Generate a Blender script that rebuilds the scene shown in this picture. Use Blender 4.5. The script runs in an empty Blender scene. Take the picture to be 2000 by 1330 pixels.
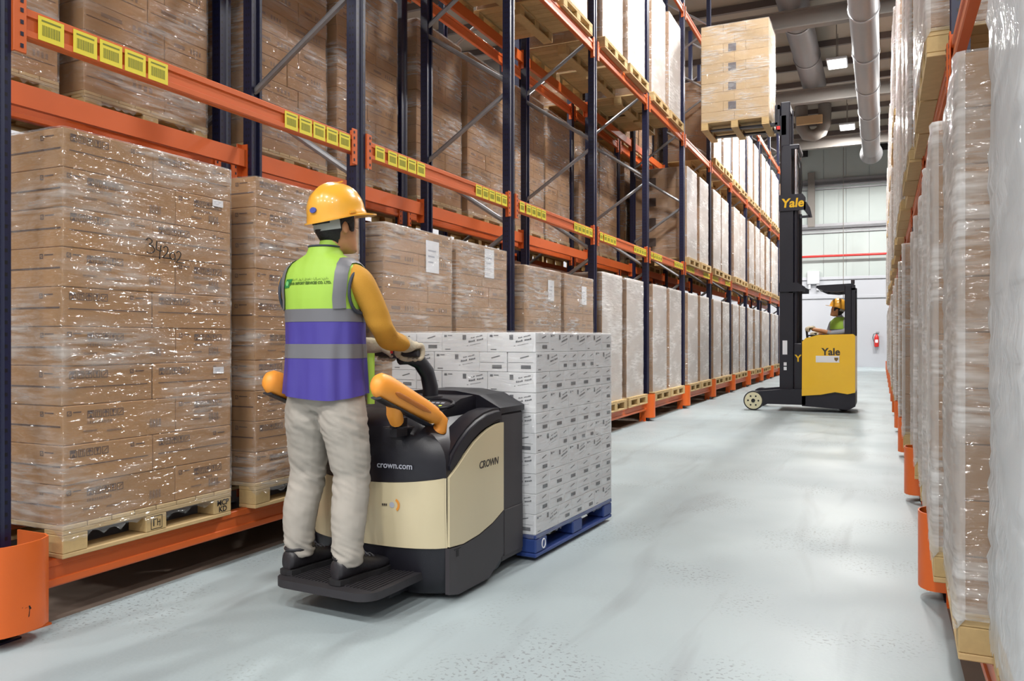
import bpy, bmesh, math, random
import numpy as np
from mathutils import Vector, Matrix, Euler

# ------------------------------------------------------------------ camera, world, lights, exposure
SC = bpy.context.scene
COL = SC.collection
FPX, CXP, CYP, CAMH = 1560.0, 1000.0, 665.0, 1.25
YAW = math.radians(24.8)
FWD = Vector((-math.sin(YAW), math.cos(YAW), 0)); RGT = Vector((math.cos(YAW), math.sin(YAW), 0))
cam_d = bpy.data.cameras.new('camera'); cam = bpy.data.objects.new('camera', cam_d); COL.objects.link(cam)
cam_d.sensor_width = 36.0; cam_d.lens = 36.0 * FPX / 2000.0; cam_d.clip_end = 300
cam.location = (0, 0, CAMH); cam.rotation_euler = (math.pi / 2, 0, YAW)
SC.camera = cam
SC.view_settings.view_transform = 'Standard'; SC.view_settings.look = 'None'
SC.view_settings.gamma = 1.0; SC.view_settings.use_curve_mapping = False
SC.view_settings.exposure = 0.1
w = bpy.data.worlds.new('world'); SC.world = w; w.use_nodes = True
w.node_tree.nodes['Background'].inputs[0].default_value = (0.9, 0.95, 1.0, 1)
w.node_tree.nodes['Background'].inputs[1].default_value = 0.05
SC.cycles.max_bounces = 5; SC.cycles.diffuse_bounces = 3; SC.cycles.glossy_bounces = 2
SC.cycles.adaptive_threshold = 0.1; SC.cycles.transparent_max_bounces = 6; SC.cycles.transmission_bounces = 2
SC.cycles.sample_clamp_indirect = 6.0; SC.cycles.use_denoising = True
SC.cycles.caustics_reflective = False; SC.cycles.caustics_refractive = False

LIGHT_W, SIDE_W, REAR_FILL_W = 660.0, 900.0, 320.0
HALL_Z = 11.0                      # underside of the roof sheets
LAMP_Z = 9.9
LAMP_Y = (10.2, 18.6, 27.0, 35.2)
LIGHT_SPOTS = [(-1.25, y, LAMP_Z) for y in LAMP_Y]
LIGHT_SPOTS += [(x, y, LAMP_Z) for x in (-8.6, 2.3) for y in LAMP_Y]  # row above the right rack is added to brighten sides facing it
REAR_FILL_SPOTS = [(x, y, LAMP_Z) for y in (-3.4, -8.6) for x in (-9.2, -5.2, -1.25, 2.7, 6.7)]    # fill lamps added out of view behind the camera
LIGHT_SPOTS += REAR_FILL_SPOTS
for i, (x, y, z) in enumerate(LIGHT_SPOTS):
    ld = bpy.data.lights.new('high_bay_lamp', 'AREA'); ld.shape = 'RECTANGLE'
    ld.size = 0.55; ld.size_y = 0.9; ld.energy = LIGHT_W if i < 4 else (SIDE_W if i < 12 else REAR_FILL_W); ld.color = (1.0, 0.985, 0.955)
    lo = bpy.data.objects.new('high_bay_lamp', ld); COL.objects.link(lo); lo.location = (x, y, z - 0.02)

# ------------------------------------------------------------------ helpers
R = random.Random(7)
def W(px, py, d):                  # photo pixel + distance along the view axis -> place in the hall
    return FWD * d + RGT * ((px - CXP) / FPX * d) + Vector((0, 0, CAMH + (CYP - py) / FPX * d))

class MB:
    """collects faces; build() makes one mesh"""
    def __init__(s): s.v = []; s.f = []; s.m = []
    def add(s, vs, fs, mi=0):
        o = len(s.v); s.v.extend([tuple(p) for p in vs]); s.f.extend([tuple(i + o for i in f) for f in fs]); s.m.extend([mi] * len(fs)); return s
    def box(s, x0, x1, y0, y1, z0, z1, mi=0, M=None, c=0.0):
        if c > 0:                   # small chamfer on all edges
            return s.cbox(x0, x1, y0, y1, z0, z1, c, mi, M)
        vs = [Vector((x, y, z)) for z in (z0, z1) for y in (y0, y1) for x in (x0, x1)]
        if M: vs = [M @ p for p in vs]
        return s.add(vs, [(0, 2, 3, 1), (4, 5, 7, 6), (0, 1, 5, 4), (2, 6, 7, 3), (0, 4, 6, 2), (1, 3, 7, 5)], mi)
    def cbox(s, x0, x1, y0, y1, z0, z1, c, mi=0, M=None):
        bm = bmesh.new(); bmesh.ops.create_cube(bm, size=1)
        for v in bm.verts:
            v.co = Vector(((x0 + x1) / 2 + v.co.x * (x1 - x0), (y0 + y1) / 2 + v.co.y * (y1 - y0), (z0 + z1) / 2 + v.co.z * (z1 - z0)))
        bmesh.ops.bevel(bm, geom=bm.edges[:], offset=c, segments=1, affect='EDGES')
        return s.addbm(bm, mi, M)
    def rbox(s, x0, x1, y0, y1, z0, z1, c, seg=3, mi=0, M=None):
        bm = bmesh.new(); bmesh.ops.create_cube(bm, size=1)
        for v in bm.verts:
            v.co = Vector(((x0 + x1) / 2 + v.co.x * (x1 - x0), (y0 + y1) / 2 + v.co.y * (y1 - y0), (z0 + z1) / 2 + v.co.z * (z1 - z0)))
        bmesh.ops.bevel(bm, geom=bm.edges[:], offset=c, segments=seg, affect='EDGES')
        return s.addbm(bm, mi, M)
    def addbm(s, bm, mi=0, M=None):
        bm.verts.index_update()
        vs = [(M @ v.co if M else v.co.copy()) for v in bm.verts]
        s.add(vs, [[v.index for v in f.verts] for f in bm.faces], mi); bm.free(); return s
    def prism(s, poly, a0, a1, axis='x', mi=0, M=None, cap=True):
        """poly of (u,v): axis x -> (y,z), axis y -> (x,z), axis z -> (x,y)"""
        def P(u, v, a): return Vector({'x': (a, u, v), 'y': (u, a, v), 'z': (u, v, a)}[axis])
        n = len(poly); vs = [P(u, v, a) for a in (a0, a1) for u, v in poly]
        if M: vs = [M @ p for p in vs]
        fs = [(i, (i + 1) % n, n + (i + 1) % n, n + i) for i in range(n)]
        if cap: fs += [tuple(range(n))[::-1], tuple(range(n, 2 * n))]
        return s.add(vs, fs, mi)
    def tube(s, pts, r, n=10, mi=0, cap=True, M=None, sq=None):
        pts = [Vector(p) for p in pts]; k = len(pts)
        rs = r if isinstance(r, (list, tuple)) else [r] * k
        rings = []; ref = None
        for i, p in enumerate(pts):
            t = (pts[min(i + 1, k - 1)] - pts[max(i - 1, 0)]).normalized()
            if ref is None:
                ref = Vector((0, 0, 1)) if abs(t.z) < 0.9 else Vector((1, 0, 0))
            a = (ref - t * ref.dot(t)).normalized(); b = t.cross(a); ref = a
            ra, rb = (rs[i], rs[i]) if not isinstance(rs[i], (tuple, list)) else rs[i]
            rings.append([p + a * (ra * math.cos(2 * math.pi * j / n)) + b * (rb * math.sin(2 * math.pi * j / n)) for j in range(n)])
        return s.loft(rings, mi, cap, M)
    def loft(s, rings, mi=0, cap=True, M=None, closed=True):
        n = len(rings[0]); vs = [Vector(p) for r in rings for p in r]
        if M: vs = [M @ p for p in vs]
        fs = []
        for i in range(len(rings) - 1):
            for j in range(n if closed else n - 1):
                a, b = i * n + j, i * n + (j + 1) % n
                fs.append((a, b, b + n, a + n))
        if cap: fs += [tuple(range(n))[::-1], tuple(range(len(vs) - n, len(vs)))]
        return s.add(vs, fs, mi)
    def cyl(s, p0, p1, r, n=16, mi=0, M=None, cap=True): return s.tube([p0, p1], r, n, mi, cap, M)
    def build(s, name, mats, smooth=None):
        me = bpy.data.meshes.new(name); me.from_pydata([tuple(v) for v in s.v], [], s.f)
        for m in (mats if isinstance(mats, (list, tuple)) else [mats]): me.materials.append(m)
        if any(s.m): me.polygons.foreach_set('material_index', s.m)
        fix_normals(me)
        if smooth is not None: me.shade_smooth() if hasattr(me, 'shade_smooth') else None; me.set_sharp_from_angle(angle=math.radians(smooth))
        me.update(); return me

def fix_normals(me):
    bm = bmesh.new(); bm.from_mesh(me); bmesh.ops.recalc_face_normals(bm, faces=bm.faces); bm.to_mesh(me); bm.free()

def ob(name, me, parent=None, loc=None, rot=None, scale=None):
    o = bpy.data.objects.new(name, me); COL.objects.link(o)
    if parent is not None: o.parent = parent
    if loc is not None: o.location = loc
    if rot is not None: o.rotation_euler = rot
    if scale is not None: o.scale = scale
    return o
def tag(o, label=None, cat=None, group=None, kind=None):
    if label: o['label'] = label
    if cat: o['category'] = cat
    if group: o['group'] = group
    if kind: o['kind'] = kind
    return o
def thing(name, label, cat, loc=(0, 0, 0), rot=None, group=None):
    return tag(ob(name, None, None, loc, rot), label, cat, group)
def struct(name, me, loc=None, parent=None):
    o = ob(name, me, parent, loc)
    if parent is None: o['kind'] = 'structure'
    return o
def text_mesh(body, size, mats, extrude=0.0008, shear=0.0, align='CENTER', spacing=1.0, offset=0.0):
    c = bpy.data.curves.new('lettering', 'FONT'); c.body = body; c.size = size; c.extrude = extrude; c.shear = shear
    c.align_x = align; c.align_y = 'CENTER'; c.space_character = spacing; c.resolution_u = 3; c.offset = offset
    o = bpy.data.objects.new('lettering', c); COL.objects.link(o)
    bpy.context.view_layer.update()
    me = bpy.data.meshes.new_from_object(o.evaluated_get(bpy.context.evaluated_depsgraph_get()))
    bpy.data.objects.remove(o); bpy.data.curves.remove(c)
    me.materials.clear(); me.materials.append(mats); me.name = 'lettering'
    return me
def frame(right, up, origin):      # matrix: local x -> right, local y -> up, local z -> towards the reader
    r = Vector(right).normalized(); u = Vector(up).normalized(); n = r.cross(u)
    M = Matrix((r, u, n)).transposed().to_4x4(); M.translation = Vector(origin); return M
def put(o, M):
    o.matrix_local = M; return o

# ------------------------------------------------------------------ materials
def srgb(r, g, b):
    f = lambda c: (c / 12.92 if c <= 0.04045 else ((c + 0.055) / 1.055) ** 2.4)
    return (f(r / 255), f(g / 255), f(b / 255), 1.0)
def mat(name, col, rough=0.5, metal=0.0, var=0.0, rnd=0.0, scale=8.0, stretch=(1, 1, 1), bump=0.0, bscale=60.0, spec=0.5, coat=0.0, emit=None, estr=0.0, rvar=0.0):
    m = bpy.data.materials.new(name); m.use_nodes = True
    nt = m.node_tree; b = nt.nodes['Principled BSDF']; L = nt.links.new
    if len(col) == 3: col = (*col, 1)
    b.inputs['Base Color'].default_value = col; b.inputs['Roughness'].default_value = rough
    b.inputs['Metallic'].default_value = metal; b.inputs['Specular IOR Level'].default_value = spec
    b.inputs['Coat Weight'].default_value = coat
    if emit: b.inputs['Emission Color'].default_value = (*emit[:3], 1); b.inputs['Emission Strength'].default_value = estr
    if var or bump or rnd or rvar:
        tc = nt.nodes.new('ShaderNodeTexCoord'); mp = nt.nodes.new('ShaderNodeMapping'); mp.inputs['Scale'].default_value = stretch
        L(tc.outputs['Object'], mp.inputs['Vector'])
    if var or rnd or rvar:
        nz = nt.nodes.new('ShaderNodeTexNoise'); nz.inputs['Scale'].default_value = scale; nz.inputs['Detail'].default_value = 2; L(mp.outputs[0], nz.inputs['Vector'])
        hs = nt.nodes.new('ShaderNodeHueSaturation'); hs.inputs['Color'].default_value = col
        a = nt.nodes.new('ShaderNodeMath'); a.operation = 'MULTIPLY_ADD'; L(nz.outputs[0], a.inputs[0]); a.inputs[1].default_value = var * 2; a.inputs[2].default_value = 1 - var
        last = a
        if rnd:
            oi = nt.nodes.new('ShaderNodeObjectInfo'); k = nt.nodes.new('ShaderNodeMath'); k.operation = 'MULTIPLY_ADD'
            L(oi.outputs['Random'], k.inputs[0]); k.inputs[1].default_value = rnd * 2; L(a.outputs[0], k.inputs[2])
            k2 = nt.nodes.new('ShaderNodeMath'); k2.operation = 'SUBTRACT'; L(k.outputs[0], k2.inputs[0]); k2.inputs[1].default_value = rnd; last = k2
        L(last.outputs[0], hs.inputs['Value']); L(hs.outputs[0], b.inputs['Base Color'])
        if rvar:
            rr = nt.nodes.new('ShaderNodeMath'); rr.operation = 'MULTIPLY_ADD'; L(nz.outputs[0], rr.inputs[0]); rr.inputs[1].default_value = rvar * 2; rr.inputs[2].default_value = rough - rvar; L(rr.outputs[0], b.inputs['Roughness'])
    if bump:
        n2 = nt.nodes.new('ShaderNodeTexNoise'); n2.inputs['Scale'].default_value = bscale; n2.inputs['Detail'].default_value = 1; L(mp.outputs[0], n2.inputs['Vector'])
        bp = nt.nodes.new('ShaderNodeBump'); bp.inputs['Strength'].default_value = bump; bp.inputs['Distance'].default_value = 0.02
        L(n2.outputs[0], bp.inputs['Height']); L(bp.outputs[0], b.inputs['Normal'])
    return m
def film(name, milk, streak, ior=1.5, rough=0.16, tint=(0.86, 0.88, 0.89), bump=0.5, vertical=False):
    """clear stretch film: see-through, milky where layers overlap, glossy with creases"""
    m = bpy.data.materials.new(name); m.use_nodes = True; nt = m.node_tree; nt.nodes.clear(); L = nt.links.new; N = nt.nodes.new
    out = N('ShaderNodeOutputMaterial'); tr = N('ShaderNodeBsdfTransparent'); df = N('ShaderNodeBsdfDiffuse'); gl = N('ShaderNodeBsdfGlossy')
    df.inputs[0].default_value = (*tint, 1); gl.inputs['Color'].default_value = (0.95, 0.97, 0.98, 1); gl.inputs['Roughness'].default_value = rough
    tr.inputs[0].default_value = (0.99, 0.99, 0.99, 1)
    tc = N('ShaderNodeTexCoord'); oi = N('ShaderNodeObjectInfo'); ad = N('ShaderNodeVectorMath'); ad.operation = 'ADD'
    mr = N('ShaderNodeMath'); mr.operation = 'MULTIPLY'; mr.inputs[1].default_value = 37.0; L(oi.outputs['Random'], mr.inputs[0])
    L(tc.outputs['Object'], ad.inputs[0]); L(mr.outputs[0], ad.inputs[1])
    def nz(scale, stretch, rot, detail=4, dist=0.0):
        mp = N('ShaderNodeMapping'); mp.inputs['Scale'].default_value = stretch; mp.inputs['Rotation'].default_value = rot
        L(ad.outputs[0], mp.inputs['Vector']); t = N('ShaderNodeTexNoise'); t.inputs['Scale'].default_value = scale; t.inputs['Detail'].default_value = detail
        t.inputs['Distortion'].default_value = dist; L(mp.outputs[0], t.inputs['Vector']); return t
    st = (1, 1, 9) if not vertical else (7, 7, 1.2)
    big = nz(1.6, (1, 1, 2.4), (0.25, 0.25, 0), 1); fine = nz(5, st, (0.18, 0.15, 0), 2); mid = nz(9, (1, 1, 3.2) if not vertical else (3, 3, 1), (-0.35, 0.3, 0), 2)
    def ramp(src, a, b):
        r = N('ShaderNodeMapRange'); r.inputs['From Min'].default_value = a; r.inputs['From Max'].default_value = b; L(src, r.inputs['Value']); r.clamp = True; return r.outputs[0]
    mu = N('ShaderNodeMath'); mu.operation = 'MULTIPLY'; L(ramp(big.outputs[0], 0.42, 0.62), mu.inputs[0]); L(ramp(fine.outputs[0], 0.35, 0.7), mu.inputs[1])
    fa = N('ShaderNodeMath'); fa.operation = 'MULTIPLY_ADD'; L(mu.outputs[0], fa.inputs[0]); fa.inputs[1].default_value = streak; fa.inputs[2].default_value = milk
    hm_ = N('ShaderNodeMath'); hm_.operation = 'MULTIPLY'; L(mid.outputs[0], hm_.inputs[0]); hm_.inputs[1].default_value = 1.7
    h = N('ShaderNodeMath'); h.operation = 'MULTIPLY_ADD'; L(fine.outputs[0], h.inputs[0]); h.inputs[1].default_value = 0.6; L(hm_.outputs[0], h.inputs[2])
    bp = N('ShaderNodeBump'); bp.inputs['Strength'].default_value = bump; bp.inputs['Distance'].default_value = 0.03; L(h.outputs[0], bp.inputs['Height'])
    L(bp.outputs[0], gl.inputs['Normal'])
    fr = N('ShaderNodeFresnel'); fr.inputs['IOR'].default_value = ior
    m1 = N('ShaderNodeMixShader'); L(fa.outputs[0], m1.inputs[0]); L(tr.outputs[0], m1.inputs[1]); tl = N('ShaderNodeBsdfTranslucent'); tl.inputs[0].default_value = (*tint, 1); ms = N('ShaderNodeMixShader'); ms.inputs[0].default_value = 0.35; L(df.outputs[0], ms.inputs[1]); L(tl.outputs[0], ms.inputs[2]); L(ms.outputs[0], m1.inputs[2])
    cp = N('ShaderNodeMath'); cp.operation = 'MINIMUM'; L(fr.outputs[0], cp.inputs[0]); cp.inputs[1].default_value = 0.16
    m2 = N('ShaderNodeMixShader'); L(cp.outputs[0], m2.inputs[0]); L(m1.outputs[0], m2.inputs[1]); L(gl.outputs[0], m2.inputs[2])
    L(m2.outputs[0], out.inputs[0]); return m
def perforated(name, col, dark, pitch, spread, axis_half):
    """painted steel post with punched holes along its length"""
    m = mat(name, col, 0.38); nt = m.node_tree; b = nt.nodes['Principled BSDF']; L = nt.links.new; N = nt.nodes.new
    tc = N('ShaderNodeTexCoord'); sp = N('ShaderNodeSeparateXYZ'); L(tc.outputs['Object'], sp.inputs[0])
    def mth(op, a, bb=None, c=None):
        n = N('ShaderNodeMath'); n.operation = op
        for i, v in enumerate((a, bb, c)):
            if v is None: continue
            if isinstance(v, (int, float)): n.inputs[i].default_value = v
            else: L(v, n.inputs[i])
        return n.outputs[0]
    zz = mth('ABSOLUTE', mth('SUBTRACT', mth('FRACT', mth('DIVIDE', sp.outputs[2], pitch)), 0.5))
    inz = mth('LESS_THAN', zz, 0.16)
    ay = mth('ABSOLUTE', mth('SUBTRACT', mth('ABSOLUTE', sp.outputs[1]), spread)); ax = mth('ABSOLUTE', mth('SUBTRACT', mth('ABSOLUTE', sp.outputs[0]), spread * 0.35))
    iny = mth('LESS_THAN', ay, 0.0065); inx = mth('LESS_THAN', ax, 0.006)
    gm = N('ShaderNodeNewGeometry'); gs = N('ShaderNodeSeparateXYZ'); L(gm.outputs['Normal'], gs.inputs[0])
    fx = mth('GREATER_THAN', mth('ABSOLUTE', gs.outputs[0]), 0.7)
    hole = mth('MULTIPLY', inz, mth('ADD', mth('MULTIPLY', fx, iny), mth('MULTIPLY', mth('SUBTRACT', 1.0, fx), inx)))
    mx = N('ShaderNodeMix'); mx.data_type = 'RGBA'; L(hole, mx.inputs['Factor']); mx.inputs['A'].default_value = col; mx.inputs['B'].default_value = dark
    L(mx.outputs['Result'], b.inputs['Base Color']); return m

M = {}
M['navy'] = perforated('navy_post', srgb(20, 23, 54), srgb(8, 8, 14), 0.05, 0.034, 0.05)
M['navy_dark'] = mat('navy_plain', srgb(20, 23, 48), 0.4)
M['orange'] = mat('orange_paint', srgb(206, 96, 40), 0.42, var=0.05, scale=3)
M['orange_guard'] = mat('orange_guard_paint', srgb(222, 102, 34), 0.4, var=0.06, scale=5)
M['galv'] = mat('galvanised_steel', srgb(142, 142, 145), 0.42, metal=0.55, var=0.08, scale=20)
M['label'] = mat('yellow_label', srgb(226, 208, 52), 0.55)
M['label_ink'] = mat('label_ink', srgb(120, 122, 28), 0.6)
M['wood'] = mat('pallet_wood', srgb(192, 163, 116), 0.75, var=0.16, rnd=0.12, scale=14, stretch=(1, 1, 4))
M['wood_block'] = mat('pallet_block_wood', srgb(186, 158, 110), 0.8, var=0.12, rnd=0.1, scale=40)
M['carton'] = mat('brown_carton', srgb(164, 122, 78), 0.78, var=0.05, rnd=0.09, scale=4)
M['carton_dull'] = mat('dull_brown_carton', srgb(154, 115, 76), 0.8, var=0.06, rnd=0.12, scale=4)
M['carton_pale'] = mat('pale_carton', srgb(188, 160, 121), 0.75, var=0.05, rnd=0.06, scale=4)
M['carton_white'] = mat('white_paper_carton', srgb(226, 227, 230), 0.6, var=0.02, rnd=0.03, scale=5)
M['ink'] = mat('carton_ink', srgb(84, 60, 48), 0.75)
M['ink_pale'] = mat('faded_carton_ink', srgb(128, 98, 74), 0.75)
M['ink_dark'] = mat('marker_ink', srgb(28, 24, 24), 0.7)
M['ink_grey'] = mat('grey_ink', srgb(96, 98, 104), 0.7)
M['paper'] = mat('white_paper', srgb(232, 232, 236), 0.7)
M['film_clear'] = film('clear_film', 0.06, 0.5, rough=0.11, bump=0.9)
M['film_mid'] = film('wrapped_film', 0.12, 0.5, ior=1.55, rough=0.09, tint=(.95, .95, .93), bump=1.0)
M['film_silver'] = film('silver_film', 0.08, 0.3, ior=1.5, rough=0.12, tint=(.94, .94, .94), bump=0.7)
M['film_front'] = film('silver_wrap_front', 0.6, 0.4, ior=1.5, rough=0.12, tint=(.96, .97, .975), bump=0.9)  # grazing sheen painted in as a milkier, whiter front film
M['film_front_loose'] = film('loose_wrap_front', 0.45, 0.5, ior=1.5, rough=0.1, tint=(.9, .9, .9), bump=1.0)  # front whitened to stand for reflections at a grazing angle
M['film_white'] = film('white_load_film', 0.06, 0.2, ior=1.4, rough=0.12, bump=0.5, tint=(.95, .95, .95))
M['film_loose'] = film('loose_film', 0.14, 0.5, ior=1.6, rough=0.1, bump=1.0, tint=(.95, .96, .96))
M['film_pale'] = film('pale_film', 0.5, 0.45, ior=1.5, rough=0.12, bump=0.9, vertical=True, tint=(.88, .89, .9))
M['film_thin'] = film('thin_film', 0.06, 0.25, rough=0.12, bump=0.6)
# ------------------------------------------------------------------ the hall
XL, XR = -3.30, 0.30               # aisle faces of the two racks
def floor_mat():
    m = mat('aisle_paint', srgb(203, 210, 211), 0.3, spec=0.3); nt = m.node_tree; b = nt.nodes['Principled BSDF']; L = nt.links.new; N = nt.nodes.new
    tc = N('ShaderNodeTexCoord')
    def nz(s, st, d=2, dist=0.0):
        mp = N('ShaderNodeMapping'); mp.inputs['Scale'].default_value = st; L(tc.outputs['Object'], mp.inputs[0]); t = N('ShaderNodeTexNoise'); t.inputs['Scale'].default_value = s; t.inputs['Detail'].default_value = d; t.inputs['Distortion'].default_value = dist; L(mp.outputs[0], t.inputs[0]); return t.outputs[0]
    def mr(src, a, bb, c, d):
        r = N('ShaderNodeMapRange'); r.inputs[1].default_value = a; r.inputs[2].default_value = bb; r.inputs[3].default_value = c; r.inputs[4].default_value = d; L(src, r.inputs[0]); return r.outputs[0]
    big = nz(0.9, (1, 1, 1)); streak = nz(1.6, (2.2, 0.35, 1), 3, 0.8); sp = nz(55, (1, 1, 1), 1); patch = nz(1.3, (1, 1, 1), 2)
    mu = N('ShaderNodeMath'); mu.operation = 'MULTIPLY'; L(mr(sp, 0.58, 0.66, 0, 1), mu.inputs[0]); L(mr(patch, 0.5, 0.62, 0, 1), mu.inputs[1])
    mx = N('ShaderNodeMix'); mx.data_type = 'RGBA'; mx.inputs['A'].default_value = srgb(166, 178, 181); mx.inputs['B'].default_value = srgb(155, 166, 170); L(mr(big, 0.35, 0.7, 0, 1), mx.inputs['Factor'])
    m2 = N('ShaderNodeMix'); m2.data_type = 'RGBA'; m2.inputs['B'].default_value = srgb(126, 130, 133); L(mx.outputs['Result'], m2.inputs['A']); L(mr(streak, 0.56, 0.78, 0, 0.5), m2.inputs['Factor'])
    m3 = N('ShaderNodeMix'); m3.data_type = 'RGBA'; m3.inputs['B'].default_value = srgb(100, 98, 97); L(m2.outputs['Result'], m3.inputs['A'])
    mm = N('ShaderNodeMath'); mm.operation = 'MULTIPLY'; L(mu.outputs[0], mm.inputs[0]); mm.inputs[1].default_value = 0.55; L(mm.outputs[0], m3.inputs['Factor'])
    L(m3.outputs['Result'], b.inputs['Base Color']); L(mr(big, 0.3, 0.7, 0.36, 0.52), b.inputs['Roughness'])
    bp = N('ShaderNodeBump'); bp.inputs['Strength'].default_value = 0.06; bp.inputs['Distance'].default_value = 0.01; L(sp, bp.inputs['Height']); L(bp.outputs[0], b.inputs['Normal'])
    return m
M['floor'] = floor_mat()
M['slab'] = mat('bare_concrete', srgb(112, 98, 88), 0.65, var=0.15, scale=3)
M['wall'] = mat('white_wall', srgb(178, 180, 186), 0.6, var=0.015, scale=2)
M['panel'] = mat('wall_panel', srgb(170, 178, 175), 0.5, var=0.02, scale=2)
M['roof'] = mat('roof_sheet', srgb(146, 136, 122), 0.6, var=0.05, scale=2)
M['steel_dark'] = mat('dark_purlin', srgb(98, 88, 84), 0.55)
M['steel'] = mat('grey_roof_steel', srgb(120, 114, 108), 0.55)
M['duct'] = mat('duct_metal', srgb(122, 121, 122), 0.5, metal=0.35, var=0.06, scale=3)
M['lamp'] = mat('lamp_lens', (1, 1, 1), 0.3, emit=(1, 0.99, 0.97), estr=2.0)
M['lamp_case'] = mat('lamp_case', srgb(190, 192, 196), 0.4)
M['black'] = mat('black_opening', srgb(20, 18, 20), 0.6)
M['red'] = mat('red_paint', srgb(196, 40, 36), 0.4)
X0, X1, Y0, Y1 = -13.5, 10.5, -12.0, 41.0
mb = MB()
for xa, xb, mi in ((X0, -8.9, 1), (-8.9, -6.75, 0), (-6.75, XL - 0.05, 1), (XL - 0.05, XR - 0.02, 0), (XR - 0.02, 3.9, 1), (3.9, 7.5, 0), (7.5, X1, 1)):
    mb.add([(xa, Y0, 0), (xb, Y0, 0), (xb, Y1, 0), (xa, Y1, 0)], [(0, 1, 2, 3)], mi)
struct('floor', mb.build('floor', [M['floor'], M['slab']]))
mb = MB(); mb.box(X0, X1, Y0, Y1, HALL_Z, HALL_Z + 0.1); ceil = struct('ceiling', mb.build('ceiling', M['roof']))
mb = MB(); mb.box(X0, X1, -0.06, 0.06, -0.1, 0.1); pm = mb.build('purlin', M['steel_dark'])
for i in range(26): ob('purlin', pm, ceil, (0, -10.5 + i * 2.02, HALL_Z - 0.1))
mb = MB(); mb.box(X0, X1, -0.13, 0.13, -0.24, -0.21); mb.box(X0, X1, -0.012, 0.012, -0.21, 0.21); mb.box(X0, X1, -0.13, 0.13, 0.21, 0.24)
rm = mb.build('roof_beam', M['steel'])
for y in (-6.4, 0.8, 8.0, 15.2, 22.4, 29.6, 36.8): ob('roof_beam', rm, ceil, (0, y, 9.76))
for nm, a in (('wall_left', (X0 - 0.1, X0, Y0, Y1, 0, HALL_Z)), ('wall_right', (X1, X1 + 0.1, Y0, Y1, 0, HALL_Z)), ('wall_rear', (X0, X1, Y0 - 0.1, Y0, 0, HALL_Z)), ('wall_end', (X0, X1, Y1, Y1 + 0.1, 0, HALL_Z))):
    mb = MB(); mb.box(*a); wo = struct(nm, mb.build(nm, M['wall']))
# end wall: upper sheet panels stand proud, steel rails, red sprinkler pipe
pm = MB().box(-0.494, 0.494, -0.03, 0, 0, 6.7, c=0.006).build('wall_panel', M['panel'])
for i in range(24): ob('wall_panel', pm, wo, (X0 + 0.5 + i, Y1, 4.28))
mb = MB(); mb.box(X0, X1, -0.17, -0.03, -0.1, 0.02); mb.box(X0, X1, -0.05, -0.03, -0.2, 0.1); mb.box(X0, X1, -0.17, -0.15, -0.1, 0.14)
rl = mb.build('wall_rail', M['galv'])
for z in (8.8, 6.68): ob('wall_rail', rl, wo, (0, Y1, z))
mb = MB(); mb.box(X0, X1, -0.1, -0.03, 0, 0.05); ob('wall_rail', mb.build('wall_rail', M['galv']), wo, (0, Y1, 8.46))
mb = MB(); mb.box(X0, X1, -0.1, -0.03, 0, 0.05); ob('wall_rail', mb.build('wall_rail', M['galv']), wo, (0, Y1, 6.38))
mb = MB(); mb.box(-0.16, 0.16, -0.2, -0.17, 0, 2.6); mb.box(-0.16, -0.13, -0.17, 0, 0, 2.6); mb.box(0.13, 0.16, -0.17, 0, 0, 2.6)
ob('wall_post', mb.build('wall_post', M['steel']), wo, (-3.04, Y1, 6.7))
mb = MB(); mb.box(X0, X1, -0.06, 0, 0, 0.14, c=0.01); ob('wall_ledge', mb.build('wall_ledge', M['wall']), wo, (0, Y1, 4.15))
ob('wall_ledge', mb.build('wall_ledge', M['wall']), wo, (0, Y1, 3.25))
mb = MB(); mb.tube([(X0, Y1 - 0.3, 5.26), (X1, Y1 - 0.3, 5.26)], 0.055, 10); mb.tube([(-3.75, Y1 - 0.3, 5.26), (-3.75, Y1 - 0.3, 4.4)], 0.055, 10)
tag(ob('sprinkler_pipe', mb.build('sprinkler_pipe', M['red'], 40)), 'long red sprinkler pipe running across the far white wall', 'pipe')
mb = MB(); mb.tube([(-1.61, Y1 - 0.34, HALL_Z - 0.1), (-1.61, Y1 - 0.34, 1.6)], 0.014, 6)
tag(ob('hanging_cable', mb.build('hanging_cable', M['steel'])), 'thin grey cable hanging down the far white wall', 'cable')
mb = MB(); mb.box(-0.28, 0.28, -0.18, 0, 0, 0.62, c=0.02); mb.box(-0.22, -0.12, -0.14, -0.02, -0.22, 0); mb.box(0.14, 0.26, -0.14, -0.02, -0.3, 0)
tag(ob('wall_box', mb.build('wall_box', M['lamp_case']), None, (-2.95, Y1, 3.95)), 'grey metal box on the far wall behind the truck mast', 'box')
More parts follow.
